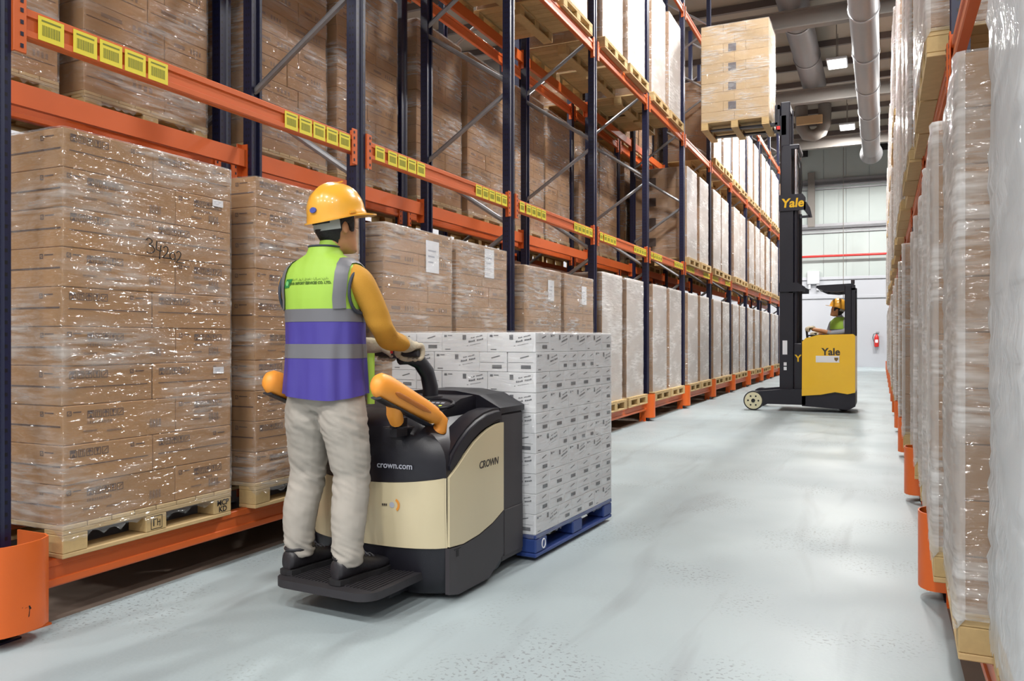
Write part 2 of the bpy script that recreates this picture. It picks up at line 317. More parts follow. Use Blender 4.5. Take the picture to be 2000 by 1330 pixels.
# fire extinguisher on its hook
ex = thing('fire_extinguisher', 'red fire extinguisher hanging on the far white wall', 'extinguisher', (-0.19, Y1 - 0.13, 0.95))
mb = MB(); rings = []
for z, r in ((0, 0.06), (0.015, 0.095), (0.06, 0.1), (0.42, 0.1), (0.5, 0.085), (0.55, 0.04), (0.6, 0.028)):
    rings.append([(r * math.cos(a * math.pi / 8), r * math.sin(a * math.pi / 8), z) for a in range(16)])
mb.loft(rings); ob('cylinder', mb.build('cylinder', M['red'], 40), ex)
ob('extinguisher_label', MB().box(-0.06, 0.06, -0.104, -0.098, 0.2, 0.34).build('extinguisher_label', M['paper']), ex)
mb = MB(); mb.box(-0.03, 0.1, -0.02, 0.02, 0.6, 0.64); mb.box(-0.03, 0.12, -0.015, 0.015, 0.67, 0.69); ob('valve', mb.build('valve', M['black']), ex)
mb = MB(); mb.tube([(-0.02, 0, 0.62), (-0.12, -0.02, 0.6), (-0.16, -0.02, 0.45), (-0.13, -0.02, 0.25)], 0.014, 8); ob('hose', mb.build('hose', M['black'], 40), ex)
# ducts under the roof
def duct(label, x, z, r, ya, yb, elbow=False):
    t = thing('air_duct', label, 'duct', (x, ya, z))
    n = max(1, int((yb - ya) / 3.0)); L_ = (yb - ya) / n
    mb = MB(); mb.tube([(0, 0.02, 0), (0, L_ - 0.02, 0)], r, 28); sm = mb.build('duct_section', M['duct'], 40)
    mb = MB(); mb.tube([(0, -0.05, 0), (0, 0.05, 0)], r + 0.02, 28); rm_ = mb.build('duct_joint', M['galv'], 40)
    for i in range(n):
        ob('duct_section', sm, t, (0, i * L_, 0)); ob('duct_joint', rm_, t, (0, i * L_, 0))
    return t
t = duct('large round silver duct running along the roof beside the lamps', -0.37, 9.0, 0.33, 2.0, 35.6)
mb = MB(); rings = [[(r * math.cos(a * math.pi / 12), y, r * math.sin(a * math.pi / 12)) for a in range(24)] for y, r in ((33.6, 0.33), (33.9, 0.4), (34.3, 0.44), (34.32, 0.1))]
mb.loft(rings); ob('outlet', mb.build('outlet', M['duct'], 40), t)
t = duct('round silver duct with a domed end above the lifted pallet', -2.16, 10.38, 0.4, 2.0, 30.4)
mb = MB(); mb.loft([[(0.4 * math.cos(k * math.pi / 12) * math.cos(a * math.pi / 12), 28.4 + 0.36 * math.sin(k * math.pi / 12), 0.4 * math.cos(k * math.pi / 12) * math.sin(a * math.pi / 12)) for a in range(24)] for k in (0, 1, 2, 3, 4, 5, 5.9)])
ob('domed_end', mb.build('domed_end', M['duct'], 60), t)
t = thing('duct_elbow', 'bent dark duct elbow hanging by the far wall', 'duct', (-2.55, 35.3, 10.05)); t.scale = (.85, .85, .85)
mb = MB(); mb.tube([(-0.55, 0, 1.1), (-0.55, 0, 0.55), (-0.52, 0, 0.1), (-0.3, 0, -0.28), (0.05, 0, -0.36), (0.36, 0, -0.2), (0.5, 0, 0.15), (0.52, 0, 0.55), (0.52, 0, 1.1)], 0.3, 20); ob('bend', mb.build('bend', M['steel'], 50), t)
mb = MB(); mb.box(-0.75, 0.45, -0.5, -0.36, 0.1, 0.52, c=0.02); ob('cover_board', mb.build('cover_board', M['carton_pale']), t)
for nm, x, z0, z1, x1_, lb in (('roof_opening', -3.95, 10.1, 10.95, -3.2, 'dark louvre opening high on the far wall behind the mast'), ('roof_opening', -0.1, 10.1, 10.95, 0.4, 'dark louvre opening high on the far wall beside the duct')):
    t = thing('wall_louvre', lb, 'louvre', (x, Y1 - 0.05, z0))
    ob('frame', MB().box(0, x1_ - x, -0.08, 0, 0, z1 - z0, c=0.01).build('frame', M['black']), t)
    for k in range(6): ob('slat', MB().box(0.03, x1_ - x - 0.03, -0.1, -0.08, 0.05 + k * 0.14, 0.13 + k * 0.14).build('slat', M['black']), t)
# housings for hall lamps and added fill lamps (their light is set at the top)
bowl = MB(); bowl.box(-0.3, 0.3, -0.47, 0.47, 0.02, 0.1, c=0.02); bowl = bowl.build('lamp_housing', M['lamp_case'])
lens = MB().box(-0.27, 0.27, -0.44, 0.44, -0.012, 0.02, c=0.006).build('lamp_lens', M['lamp'])
fin = MB(); fin.cyl((0, 0, 0.1), (0, 0, HALL_Z - LAMP_Z), 0.012, 8); fin = fin.build('hanger_rod', M['steel'])
aisles = {-1.25: 'over the aisle', -8.6: 'beyond the left rack', 2.3: 'above the right rack'}
order = ['above the third bay', 'before the lifted pallet', 'brighter of the two in view', 'close to the far wall']
for i, (x, y, z) in enumerate(LIGHT_SPOTS):
    lab = 'white rectangular ceiling lamp %s, %s' % (aisles[x], order[i % 4]) if i < 12 else 'white rectangular ceiling lamp behind the camera, %s row, %s of five' % (('first', 'second')[(i - 12) // 5], ('leftmost', 'left of middle', 'middle', 'right of middle', 'rightmost')[(i - 12) % 5])
    t = thing('high_bay_light', lab, 'lamp', (x, y, z), None, 'high bay ceiling lamps')
    ob('lamp_housing', bowl, t); ob('lamp_lens', lens, t, (0, 0, 0.012)); 
    for s in (-0.4, 0.4): ob('hanger_rod', fin, t, (0, s, 0))
# ------------------------------------------------------------------ pallet racks
LEVEL = (0.29, 2.665, 5.04, 7.415)           # top of the beams
PITCH, YF = 2.53, 2.10                       # left rack: bay pitch, first frame
RPITCH, RYF = 2.60, 1.80                     # right rack
POST_H = 8.9
def post_mesh():
    mb = MB(); w_, d_ = 0.055, 0.04
    mb.prism([(-d_, -w_), (d_, -w_), (d_, -0.028), (d_ - 0.012, -0.018), (d_ - 0.012, 0.018), (d_, 0.028), (d_, w_), (-d_, w_), (-d_, 0.03), (-d_ + 0.02, 0.03), (-d_ + 0.02, -0.03), (-d_, -0.03)], 0.0, POST_H, 'z')
    return mb.build('upright_post', M['navy'])
def beam_mesh(length):
    mb = MB()                                # front towards +x
    pr = [(-0.045, -0.125), (-0.006, -0.125), (-0.001, -0.118), (-0.001, -0.092), (-0.009, -0.088), (-0.009, -0.036), (-0.001, -0.032), (-0.001, -0.004), (-0.005, 0.0), (-0.045, 0.0)]
    mb.prism(pr, -length / 2, length / 2, 'y'); return mb.build('load_beam', M['orange'])
def conn_mesh():
    mb = MB(); mb.box(-0.05, 0.006, -0.004, 0.004, -0.2, 0.045); mb.box(0.0, 0.008, -0.055, 0.004, -0.2, 0.045, c=0.003)
    for z in (-0.17, -0.12, -0.07, -0.02, 0.02): mb.box(0.008, 0.0095, -0.04, -0.026, z - 0.009, z + 0.009, 1)
    return mb.build('beam_connector', [M['orange'], M['navy_dark']])
def label_mesh():
    mb = MB(); mb.box(0, 0.0015, -0.06, 0.06, -0.052, 0.052)
    mb.box(0.0014, 0.0019, -0.045, 0.045, 0.03, 0.038, 1)
    y = -0.042
    k = 0
    while y < 0.04:
        w_ = (0.003, 0.005, 0.002, 0.004)[k % 4]; mb.box(0.0014, 0.0019, y, y + w_, -0.03, 0.016, 1); y += w_ + 0.0025; k += 1
    return mb.build('location_label', [M['label'], M['label_ink']])
POST, CONN, LBL = post_mesh(), conn_mesh(), label_mesh()
BEAMS = {}
def brace_mesh(a, b):
    mb = MB(); mb.tube([a, b], 0.024, 8); return mb.build('frame_brace', M['galv'], 40)
FOOT = MB().box(-0.07, 0.07, -0.08, 0.08, 0, 0.008).build('foot_plate', M['navy_dark'])
def rack(label, xf, sgn, yf, pitch, nb, levels, depth=1.03, labels=False, brace_from=0.31):
    """sgn +1: aisle face looks to +x"""
    t = thing('pallet_rack', label, 'rack', (xf, yf, 0), (0, 0, 0 if sgn > 0 else math.pi))
    s = 1 if sgn > 0 else -1                 # local y runs along world +y * s
    key = round(pitch, 3)
    if key not in BEAMS: BEAMS[key] = beam_mesh(pitch - 0.116)
    br = []
    z = brace_from; flip = False
    xa, xb = -0.06, -depth + 0.06
    while z + 0.6 < POST_H:
        p = (xb, 0, z) if not flip else (xa, 0, z); q = (xa, 0, z + 0.6) if not flip else (xb, 0, z + 0.6)
        br.append(brace_mesh(p, q)); z += 0.7; flip = not flip
    br.append(brace_mesh((xa, 0, 0.42), (xb, 0, 0.42)))
    for i in range(nb + 1):
        y = s * i * pitch
        for x in (-0.045, -depth + 0.045):
            p = ob('upright_post', POST, t, (x, y, 0), None if x > -0.1 else (0, 0, math.pi)); ob('foot_plate', FOOT, p)
        for m in br: ob('frame_brace', m, t, (0, y, 0))
        if i == nb: break
        for k, zl in enumerate(levels):
            for x, rz in ((0.0, 0), (-depth, math.pi)):
                b = ob('load_beam', BEAMS[key], t, (x, y + s * pitch / 2, zl), (0, 0, rz))
                h = pitch / 2 - 0.06
                ob('beam_connector', CONN, b, (0, h, 0)); ob('beam_connector', CONN, b, (0, -h, 0), None, (1, -1, 1))
                if labels and x == 0 and k == 1 and i < 7:
                    for e in (-1, 1):
                        for q in range(5):
                            ob('location_label', LBL, b, (-0.0008, (-h + 0.17 + q * 0.135 + (0.03 if q else 0)) if e < 0 else (h - 0.13 - (4 - q) * 0.135), -0.063))
    return t
NB = 13
rack('long navy and orange pallet rack along the left side of the aisle', XL, 1, YF, PITCH, NB, LEVEL, labels=True)
rack('navy and orange pallet rack standing back to back behind the left rack', XL - 1.03 - 0.22 - 1.03, -1, YF, PITCH, 8, LEVEL[:3] + LEVEL[3:])
def rrack():
    t = rack('navy and orange pallet rack hugging the right edge of the aisle', XR, -1, RYF, RPITCH, 13, LEVEL)
rrack()
# orange guards bolted to the floor in front of each upright
def guard_mesh():
    mb = MB(); h0, h1, tk = 0.055, 0.42, 0.006
    out = [(-0.13, 0.115), (0.015, 0.115), (0.05, 0.1), (0.075, 0.062), (0.085, 0.02), (0.085, -0.02), (0.075, -0.062), (0.05, -0.1), (0.015, -0.115), (-0.13, -0.115)]
    inn = [(-0.13, 0.109), (0.013, 0.109), (0.046, 0.095), (0.07, 0.059), (0.079, 0.018), (0.079, -0.018), (0.07, -0.059), (0.046, -0.095), (0.013, -0.109), (-0.13, -0.109)]
    mb.prism(out + inn[::-1], h0, h1, 'z'); return mb.build('guard_shell', M['orange_guard'], 50)
GSH = guard_mesh()
mb = MB(); mb.box(-0.13, -0.03, -0.165, -0.1, 0, 0.008); mb.box(-0.13, -0.03, -0.116, -0.108, 0.008, 0.07); mb.cyl((-0.08, -0.145, 0.008), (-0.08, -0.145, 0.02), 0.012, 6, 1); GFT = mb.build('guard_foot', [M['orange_guard'], M['galv']])
mb = MB()
for y_, z_, w_, h_, sl in ((0.008, 0.115, 0.004, 0.035, 0.004), (0.012, 0.145, 0.007, 0.018, -0.003), (-0.002, 0.155, 0.010, 0.003, 0.002), (-0.012, 0.158, 0.003, 0.005, 0.001)): mb.add([(0.0853, y_, z_), (0.0853, y_ + w_, z_ + 0.003), (0.0853, y_ + w_ * 0.6 + sl, z_ + h_), (0.0853, y_ + sl, z_ + h_ * 0.9)], [(0, 1, 2, 3)])
SCF = mb.build('scuff_mark', M['black'])
ORD = ['first', 'second', 'third', 'fourth', 'fifth', 'sixth', 'seventh', 'eighth', 'ninth', 'tenth', 'eleventh', 'twelfth', 'thirteenth', 'fourteenth', 'fifteenth']
def guard(x, y, rz, label, grp, scuff=False):
    t = thing('upright_guard', label, 'guard', (x, y, 0), (0, 0, rz), grp)
    if scuff: t.scale = (1.25, 1.3, 1.0)
    ob('guard_shell', GSH, t); ob('guard_foot', GFT, t); ob('guard_foot', GFT, t, None, None, (1, -1, 1))
    if scuff: ob('scuff_mark', SCF, t)
for i in range(NB + 1):
    guard(XL + 0.02, YF + PITCH * i + (0.03 if i == 0 else 0), 0, 'orange steel guard at the foot of the %s upright from the camera, left rack' % ORD[i] if i else 'large scuffed orange steel guard at the lower left corner of the picture', 'guards along the left rack', i == 0)
for i in range(13):
    guard(XR - 0.05, RYF + RPITCH * (i + 1), math.pi, 'orange steel guard, %s from the camera along the right rack' % ORD[i], 'guards along the right rack')
# ------------------------------------------------------------------ wrapped pallet loads (front towards local +x, width along y, base at z=0)
PH = 0.144
def pallet_parts(D, Wd, wood='wood'):
    """list of (name, mesh, loc)"""
    out = []; nb = 8 if Wd > 0.9 else 6; bw = 0.121 if Wd > 0.9 else 0.126
    db = MB().box(-D / 2, D / 2, -bw / 2, bw / 2, 0, 0.021, c=0.003).build('deck_board', M[wood])
    for i in range(nb): out.append(('deck_board', db, (0, -Wd / 2 + bw / 2 + i * (Wd - bw) / (nb - 1), PH - 0.021)))
    sb = MB().box(-0.062, 0.062, -Wd / 2, Wd / 2, 0, 0.021, c=0.003).build('stringer_board', M[wood])
    bb = MB().box(-0.062, 0.062, -Wd / 2, Wd / 2, 0, 0.021, c=0.003).build('bottom_board', M[wood])
    bk = MB().box(-0.062, 0.062, -0.062, 0.062, 0, 0.081, c=0.004).build('pallet_block', M[wood + '_block'] if wood + '_block' in M else M[wood])
    for x in (-D / 2 + 0.062, 0, D / 2 - 0.062):
        out.append(('stringer_board', sb, (x, 0, PH - 0.042))); out.append(('bottom_board', bb, (x, 0, 0)))
        for y in (-Wd / 2 + 0.062, 0, Wd / 2 - 0.062): out.append(('pallet_block', bk, (x, y, 0.021)))
    return out
def joined(parts, name, mats=None):
    """one mesh out of several placed meshes"""
    mb = MB(); ml = []
    for nm, me, loc in parts:
        for m in me.materials:
            if m not in ml: ml.append(m)
        mi = [ml.index(m) for m in me.materials]
        o = len(mb.v); mb.v.extend([(v.co.x + loc[0], v.co.y + loc[1], v.co.z + loc[2]) for v in me.vertices])
        for p in me.polygons: mb.f.append(tuple(i + o for i in p.vertices)); mb.m.append(mi[p.material_index])
    return mb.build(name, ml)
def film_mesh(D, Wd, z0, z1, seed, amp, matl, fold=0.1, step=0.03, sag=0.0, off=0.007):
    rg = random.Random(seed); r = 0.018
    pts = []                                  # perimeter with normals
    def seg(p, q, n):
        k = max(2, int((Vector(q) - Vector(p)).length / step))
        for i in range(k): 
            t = i / k; pts.append((p[0] + (q[0] - p[0]) * t, p[1] + (q[1] - p[1]) * t, n[0], n[1]))
    a, b = D / 2, Wd / 2
    seg((a, -b + r), (a, b - r), (1, 0)); 
    pts.append((a - r * .3, b - r * .3, .707, .707))
    seg((a - r, b), (-a + r, b), (0, 1)); pts.append((-a + r * .3, b - r * .3, -.707, .707))
    seg((-a, b - r), (-a, -b + r), (-1, 0)); pts.append((-a + r * .3, -b + r * .3, -.707, -.707))
    seg((-a + r, -b), (a - r, -b), (0, -1)); pts.append((a - r * .3, -b + r * .3, .707, -.707))
    P = np.array(pts); n = len(P); s = np.arange(n) * step
    nz = max(8, int((z1 - z0) / step)); Z = np.linspace(z0, z1, nz)
    S, ZZ = np.meshgrid(s, Z)
    h = np.zeros_like(S)
    per = n * step
    for i in range(9):
        ks = round(rg.uniform(0.5, 5) * per / 2) * 2 * math.pi / per; kz = rg.uniform(14, 60) * rg.choice((-1, 1)); h += np.sin(ks * S + kz * ZZ + rg.uniform(0, 6.28)) / (1 + i * 0.4)
    h = amp * (np.abs(h) ** 0.8) * 0.5
    V = np.stack([P[:, 0][None, :] + P[:, 2][None, :] * (off + h), P[:, 1][None, :] + P[:, 3][None, :] * (off + h), ZZ], -1)
    if sag: V[0, :, 2] += np.array([rg.uniform(-sag, sag) for _ in range(n)])
    back = P[:, 0] < a - .01
    for i in range(nz):
        if Z[i] < .125 and z0 < .125: V[i, back, 2] = .125 + .0004 * i
    rows = [V[i] for i in range(nz)]
    for f, dz in ((0.03, 0.006), (fold, 0.004)):
        T = np.zeros((n, 3)); T[:, 0] = P[:, 0] * (1 - f / a); T[:, 1] = P[:, 1] * (1 - f / b); T[:, 2] = z1 + dz; rows.append(T)
    mb = MB(); mb.loft([[tuple(q) for q in rw] for rw in rows], 0, cap=False)
    me = mb.build('stretch_film', matl, 180)
    if len(matl) > 1:
        nx = np.empty(len(me.polygons) * 3); me.polygons.foreach_get('center', nx); nx = nx.reshape(-1, 3)
        me.polygons.foreach_set('material_index', ((nx[:, 0] > a - .012) & (nx[:, 2] > z0 + .02)).astype(np.int32))
    return me

# printed marks on a carton face (lies in local y-z, facing +x), w wide, h high
def marks_mesh(w_, h_, style, seed):
    mb = MB(); rg = random.Random(seed)
    def q(y0, y1, z0, z1, mi=0): mb.add([(0, y0, z0), (0, y1, z0), (0, y1, z1), (0, y0, z1)], [(0, 1, 2, 3)], mi)
    def poly(ps, mi=0): mb.add([(0, a, b) for a, b in ps], [tuple(range(len(ps)))], mi)
    def icon(y, z, s, k):
        t = 0.0035
        q(y, y + s, z, z + t); q(y, y + s, z + s - t, z + s); q(y, y + t, z + t, z + s - t); q(y + s - t, y + s, z + t, z + s - t)
        c, d = y + s / 2, z + s / 2
        if k == 0: q(y + t, y + s * .8, z + s * .55, z + s * .95); poly([(y + s * .2, z + s * .1), (y + s * .8, z + s * .1), (y + s * .5, z + s * .5)])
        if k == 1: q(y + s * .28, y + s * .38, z + s * .15, z + s * .85); q(y + s * .62, y + s * .72, z + s * .15, z + s * .85); q(y + s * .2, y + s * .8, z + s * .7, z + s * .78)
        if k == 2: poly([(y + s * .15, d), (y + s * .3, z + s * .78), (c, z + s * .88), (y + s * .7, z + s * .78), (y + s * .85, d)]); q(c - t / 2, c + t / 2, z + s * .15, d)
        if k == 3: poly([(c - s * .22, z + s * .85), (c + s * .22, z + s * .85), (c + s * .12, z + s * .45), (c - s * .12, z + s * .45)]); q(c - t / 2, c + t / 2, z + s * .2, z + s * .45); q(c - s * .15, c + s * .15, z + s * .15, z + s * .2)
        if k == 4: poly([(y + s * .2, z + s * .25), (y + s * .3, z + s * .2), (y + s * .85, z + s * .72), (y + s * .75, z + s * .78)])
    s = 0.034
    if style == 'A':                          # icons high on the left, small mark on the right, flap line
        for k in range(5): icon(-w_ / 2 + 0.035 + k * (s + 0.006), h_ * 0.18, s, k)
        icon(w_ / 2 - 0.13, h_ * 0.26, 0.02, 4); q(w_ / 2 - 0.1, w_ / 2 - 0.05, h_ * 0.3, h_ * 0.33)
        q(-w_ / 2 + 0.03, w_ / 2 - 0.03, -h_ * .06, -h_ * .035)
    elif style == 'B':                        # small mark left, icons mid, text rows and a code block
        icon(-w_ / 2 + 0.02, h_ * 0.24, 0.022, 4); q(-w_ / 2 + 0.05, -w_ / 2 + 0.09, h_ * 0.31, h_ * 0.34)
        for k in range(5): icon(-w_ / 2 + 0.12 + k * (s + 0.005), h_ * 0.15, s, k)
        y = -w_ / 2 + 0.12
        while y < -w_ / 2 + 0.24: d = rg.uniform(.004, .012); q(y, y + d, -h_ * .0, h_ * .07, 1); y += d + .004
        for zz, ya, yb in ((-.2, .1, .17), (-.24, .22, .3)): q(-w_ / 2 + ya, -w_ / 2 + yb, h_ * zz, h_ * (zz + .04), 1)
        for k in range(4): q(w_ / 2 - .16 + k * .018, w_ / 2 - .148 + k * .018, -h_ * .28, -h_ * .05, 1)
    elif style == 'S':                        # end face: small mark and a flap line
        icon(w_ / 2 - 0.15, h_ * 0.22, 0.022, 4); q(w_ / 2 - 0.12, w_ / 2 - 0.06, h_ * 0.3, h_ * 0.33); q(-w_ / 2 + 0.02, w_ / 2 - 0.015, -h_ * .04, h_ * .0)
    elif style == 'L':                        # only a flap line and a faint text bar
        q(-w_ / 2 + 0.02, w_ / 2 - 0.02, -.002, .002); q(-w_ * .3, -w_ * .05, h_ * .15, h_ * .28, 1)
        for k in range(4): q(w_ * (.08 + k * .07), w_ * (.12 + k * .07), h_ * .12, h_ * .3, 1)
    elif style == 'W':                        # paper box, long face
        q(-w_ * .44, -w_ * .38, h_ * .27, h_ * .38, 2); q(-w_ * .36, -w_ * .26, h_ * .33, h_ * .37, 2); q(-w_ * .42, -w_ * .3, -h_ * .38, -h_ * .34, 2); q(-w_ * .03, w_ * .045, h_ * .13, h_ * .38, 2)
        for (ya, yb, z0, sl, th) in ((.15, .4, .19, .55, .05), (.1, .42, -.02, .5, .085), (.06, .4, -.2, .5, .02)):
            n = 9; 
            for i in range(n):
                if rg.random() < .12: continue
                a = ya + (yb - ya) * i / n; b = a + (yb - ya) / n * .8
                za = z0 + sl * (a - ya) ; hh = th * rg.uniform(.7, 1.2)
                poly([(w_ * a, h_ * za), (w_ * b, h_ * (za + sl * (b - a))), (w_ * b, h_ * (za + hh + sl * (b - a))), (w_ * a, h_ * (za + hh))], 2)
    elif style == 'E':                        # paper box, end face
        q(-w_ * .46, w_ * .4, -h_ * .02, -h_ * .005, 2); q(-w_ * .02, w_ * .32, -h_ * .32, -h_ * .14, 2)
        poly([(-w_ * .05, h_ * .18), (w_ * .25, h_ * .3), (w_ * .25, h_ * .35), (-w_ * .05, h_ * .23)], 2)
    me = mb.build('printed_marks', [M['ink'], M['ink_pale'], M['ink_grey']]); return me
_mk = {}
def marks(w_, h_, style):
    k = (round(w_, 2), round(h_, 3), style)
    if k not in _mk: _mk[k] = marks_mesh(w_, h_, style, len(_mk))
    return _mk[k]
_ct = {}
def carton_mesh(dx, dy, dz, m='carton', c=0.004):
    k = (round(dx, 3), round(dy, 3), round(dz, 3), m)
    if k not in _ct: _ct[k] = MB().box(-dx / 2 + .0015, dx / 2 - .0015, -dy / 2 + .0015, dy / 2 - .0015, 0.0006, dz - .0006, c=c).build('carton', M[m])
    return _ct[k]
class Load:
    """recipe for one kind of wrapped load"""
    def __init__(s, D, Wd, layers, hz, rowsA, rowsB, m='carton', filmm='film_clear', mk=None, seed=1, wood='wood', jitter=0.004, inset=0.0, amp=0.004, fold=0.1, cols=3, zf=0.085, step=0.03, front=None):
        s.D, s.W, s.mk = D, Wd, mk; rg = random.Random(seed); s.cart = []; s.marks = []
        D2, W2 = D - inset, Wd - inset
        for L_ in range(layers):
            rows = rowsA if L_ % 2 else rowsB; z = PH + L_ * hz
            nx = cols if L_ % 2 else max(2, cols - (1 if cols > 2 else 0)); dx = D2 / nx
            for i in range(nx):
                y = -W2 / 2
                for j, fr in enumerate(rows):
                    dy = fr * W2
                    edge = i in (0, nx - 1) or j in (0, len(rows) - 1) or L_ == layers - 1
                    if edge:
                        jx = rg.uniform(-jitter, 0) if i == nx - 1 else 0
                        loc = (-D2 / 2 + dx * (i + .5) + jx, y + dy / 2 + rg.uniform(-.002, .002), z)
                        s.cart.append((carton_mesh(dx, dy, hz, m), loc))
                        if mk and i == nx - 1: s.marks.append((len(s.cart) - 1, marks(dy, hz, mk[0] if (L_ % 2) else mk[1]), (dx / 2 + .0002, 0, hz / 2), None))
                        if mk and len(mk) > 2 and j == 0: s.marks.append((len(s.cart) - 1, marks(dx, hz, mk[2]), (0, -dy / 2 - .0002, hz / 2), (0, 0, -math.pi / 2)))
                    y += dy
        s.top = PH + layers * hz
        s.pal = pallet_parts(D, Wd, wood)
        s.films = [film_mesh(D2, W2, zf, s.top + .002, seed * 13 + k, amp, [M[filmm]] + ([M[front]] if front else []), fold, step, 0.02) for k in range(2)]
        s.joinP = joined(s.pal, 'pallet'); s.joinC = joined([('carton', me, loc) for me, loc in s.cart] + [('printed_marks', me, tuple(Vector(s.cart[i][1]) + Vector(l))) for i, me, l, r in s.marks if r is None], 'carton_stack')
    def place(s, loc, rz, label, group, detail=2, k=None, filmmat=None, name='pallet_load'):
        t = thing(name, label, 'pallet load', loc, (0, 0, rz), group)
        if detail >= 1:
            p = ob('pallet', None, t)
            for nm, me, l in s.pal: ob(nm, me, p, l)
        else: ob('pallet', s.joinP, t)
        if detail >= 2:
            os_ = [ob('carton', me, t, l) for me, l in s.cart]
            for i, me, l, r in s.marks: ob('printed_marks', me, os_[i], l, r)
        else: ob('carton_stack', s.joinC, t)['kind'] = 'stuff'
        ob('stretch_film', s.films[R.randrange(2) if k is None else k], t)
        return t
BR = dict(rowsA=(.48, .52), rowsB=(.62, .38))
LD_print = Load(1.2, 1.0, 10, .1755, m='carton', filmm='film_clear', mk=('A', 'B', 'S'), seed=3, **BR)
LD_brown = Load(1.2, 1.0, 9, .185, m='carton', filmm='film_mid', mk=('L', 'L', 'S'), seed=5, **BR)
LD_short = Load(1.2, 1.0, 9, .175, m='carton', filmm='film_mid', mk=('L', 'L', 'S'), seed=6, **BR)
LD_silver = Load(1.2, 1.0, 9, .19, m='carton_dull', filmm='film_silver', seed=8, amp=.006, step=.045, front='film_front', inset=.11, **BR)
LD_back = Load(1.2, 1.0, 10, .19, m='carton', filmm='film_clear', mk=('L', 'L'), seed=9, jitter=.01, **BR)
LD_right = Load(1.2, 0.8, 10, .168, m='carton_dull', filmm='film_loose', mk=('L', 'L', 'S'), seed=11, amp=.007, front='film_front_loose', rowsA=(.5, .5), rowsB=(.34, .33, .33))
LD_rsilver = Load(1.2, 0.8, 10, .168, m='carton_dull', filmm='film_loose', seed=12, amp=.008, step=.04, front='film_front_loose', rowsA=(.5, .5), rowsB=(.34, .33, .33))
LD_rpale = Load(1.2, 0.8, 10, .19, m='carton_white', filmm='film_pale', seed=31, amp=.012, rowsA=(.5, .5), rowsB=(.34, .33, .33))
SLOT = ('nearer slot', 'farther slot')
def left_x(over): return XL + over - 0.6
LX = XL + 0.06 - 0.6
# left rack, floor level
for i in range(NB):
    for k in range(2):
        y = YF + PITCH * i + 0.055 + 0.105 + 0.5 + k * 1.13 + R.uniform(-.02, .02)
        ld = LD_print if i == 0 or (i == 1 and False) else (LD_brown if i < 2 else (LD_short if i < 3 else LD_silver))
        dx = R.uniform(-.02, .02); y = y if i else (2.85 if k == 0 else 4.02)
        lab = 'film wrapped carton load on the floor beam, %s bay of the left rack, %s' % (ORD[i], SLOT[k])
        if i == 0: lab = ('largest brown carton load, marked 34202 by hand, beside the lower left upright', 'brown printed carton load on the floor beam right behind the standing worker')[k]
        t = ld.place((LX + dx, y, LEVEL[0]), 0, lab, 'loads on the floor beams of the left rack', 2 if i < 4 else 0)
        if i == 0 and k == 0: NEAR_LOAD = t
        if i == 0 and k == 1: SECOND_LOAD = t
# left rack, second level: only the far bays are filled
for i in range(5, NB):
    for k in range(2):
        y = YF + PITCH * i + 0.66 + k * 1.13 + R.uniform(-.02, .02)
        LD_silver.place((LX + R.uniform(-.03, .03), y, LEVEL[1]), 0, 'silver wrapped load on the middle beam, %s bay of the left rack, %s' % (ORD[i], SLOT[k]), 'loads on the second level of the left rack', 0)
# third level, one bay left empty for the lifted pallet
for i in range(0, NB):
    if i == 5: continue
    for k in range(2):
        y = YF + PITCH * i + 0.66 + k * 1.13 + R.uniform(-.02, .02)
        LD_silver.place((LX + R.uniform(-.03, .03), y, LEVEL[2]), 0, 'silver wrapped load on the top filled beam, %s bay of the left rack, %s' % (ORD[i], SLOT[k]), 'loads on the third level of the left rack', 1 if i < 6 else 0)
# the rack behind: brown loads seen through the empty level
BXF = XL - 1.03 - 0.22 - 0.56
for i in range(0, 8):
    for k in range(2):
        y = YF + PITCH * i + 0.66 + k * 1.13 + R.uniform(-.03, .03)
        LD_back.place((BXF + R.uniform(-.02, .02), y, LEVEL[1]), 0, 'brown carton load in the rack behind, middle level, %s bay, %s' % (ORD[i], SLOT[k]), 'loads in the rack behind', 2 if i < 4 else 0)
        LD_back.place((BXF, y, LEVEL[0]), 0, 'brown carton load in the rack behind, floor level, %s bay, %s' % (ORD[i], SLOT[k]), 'loads in the rack behind', 0)
        if i in (4, 5, 6): LD_back.place((BXF, y, LEVEL[2]), 0, 'brown carton load in the rack behind, top filled level, %s bay, %s' % (ORD[i], SLOT[k]), 'loads in the rack behind', 0)
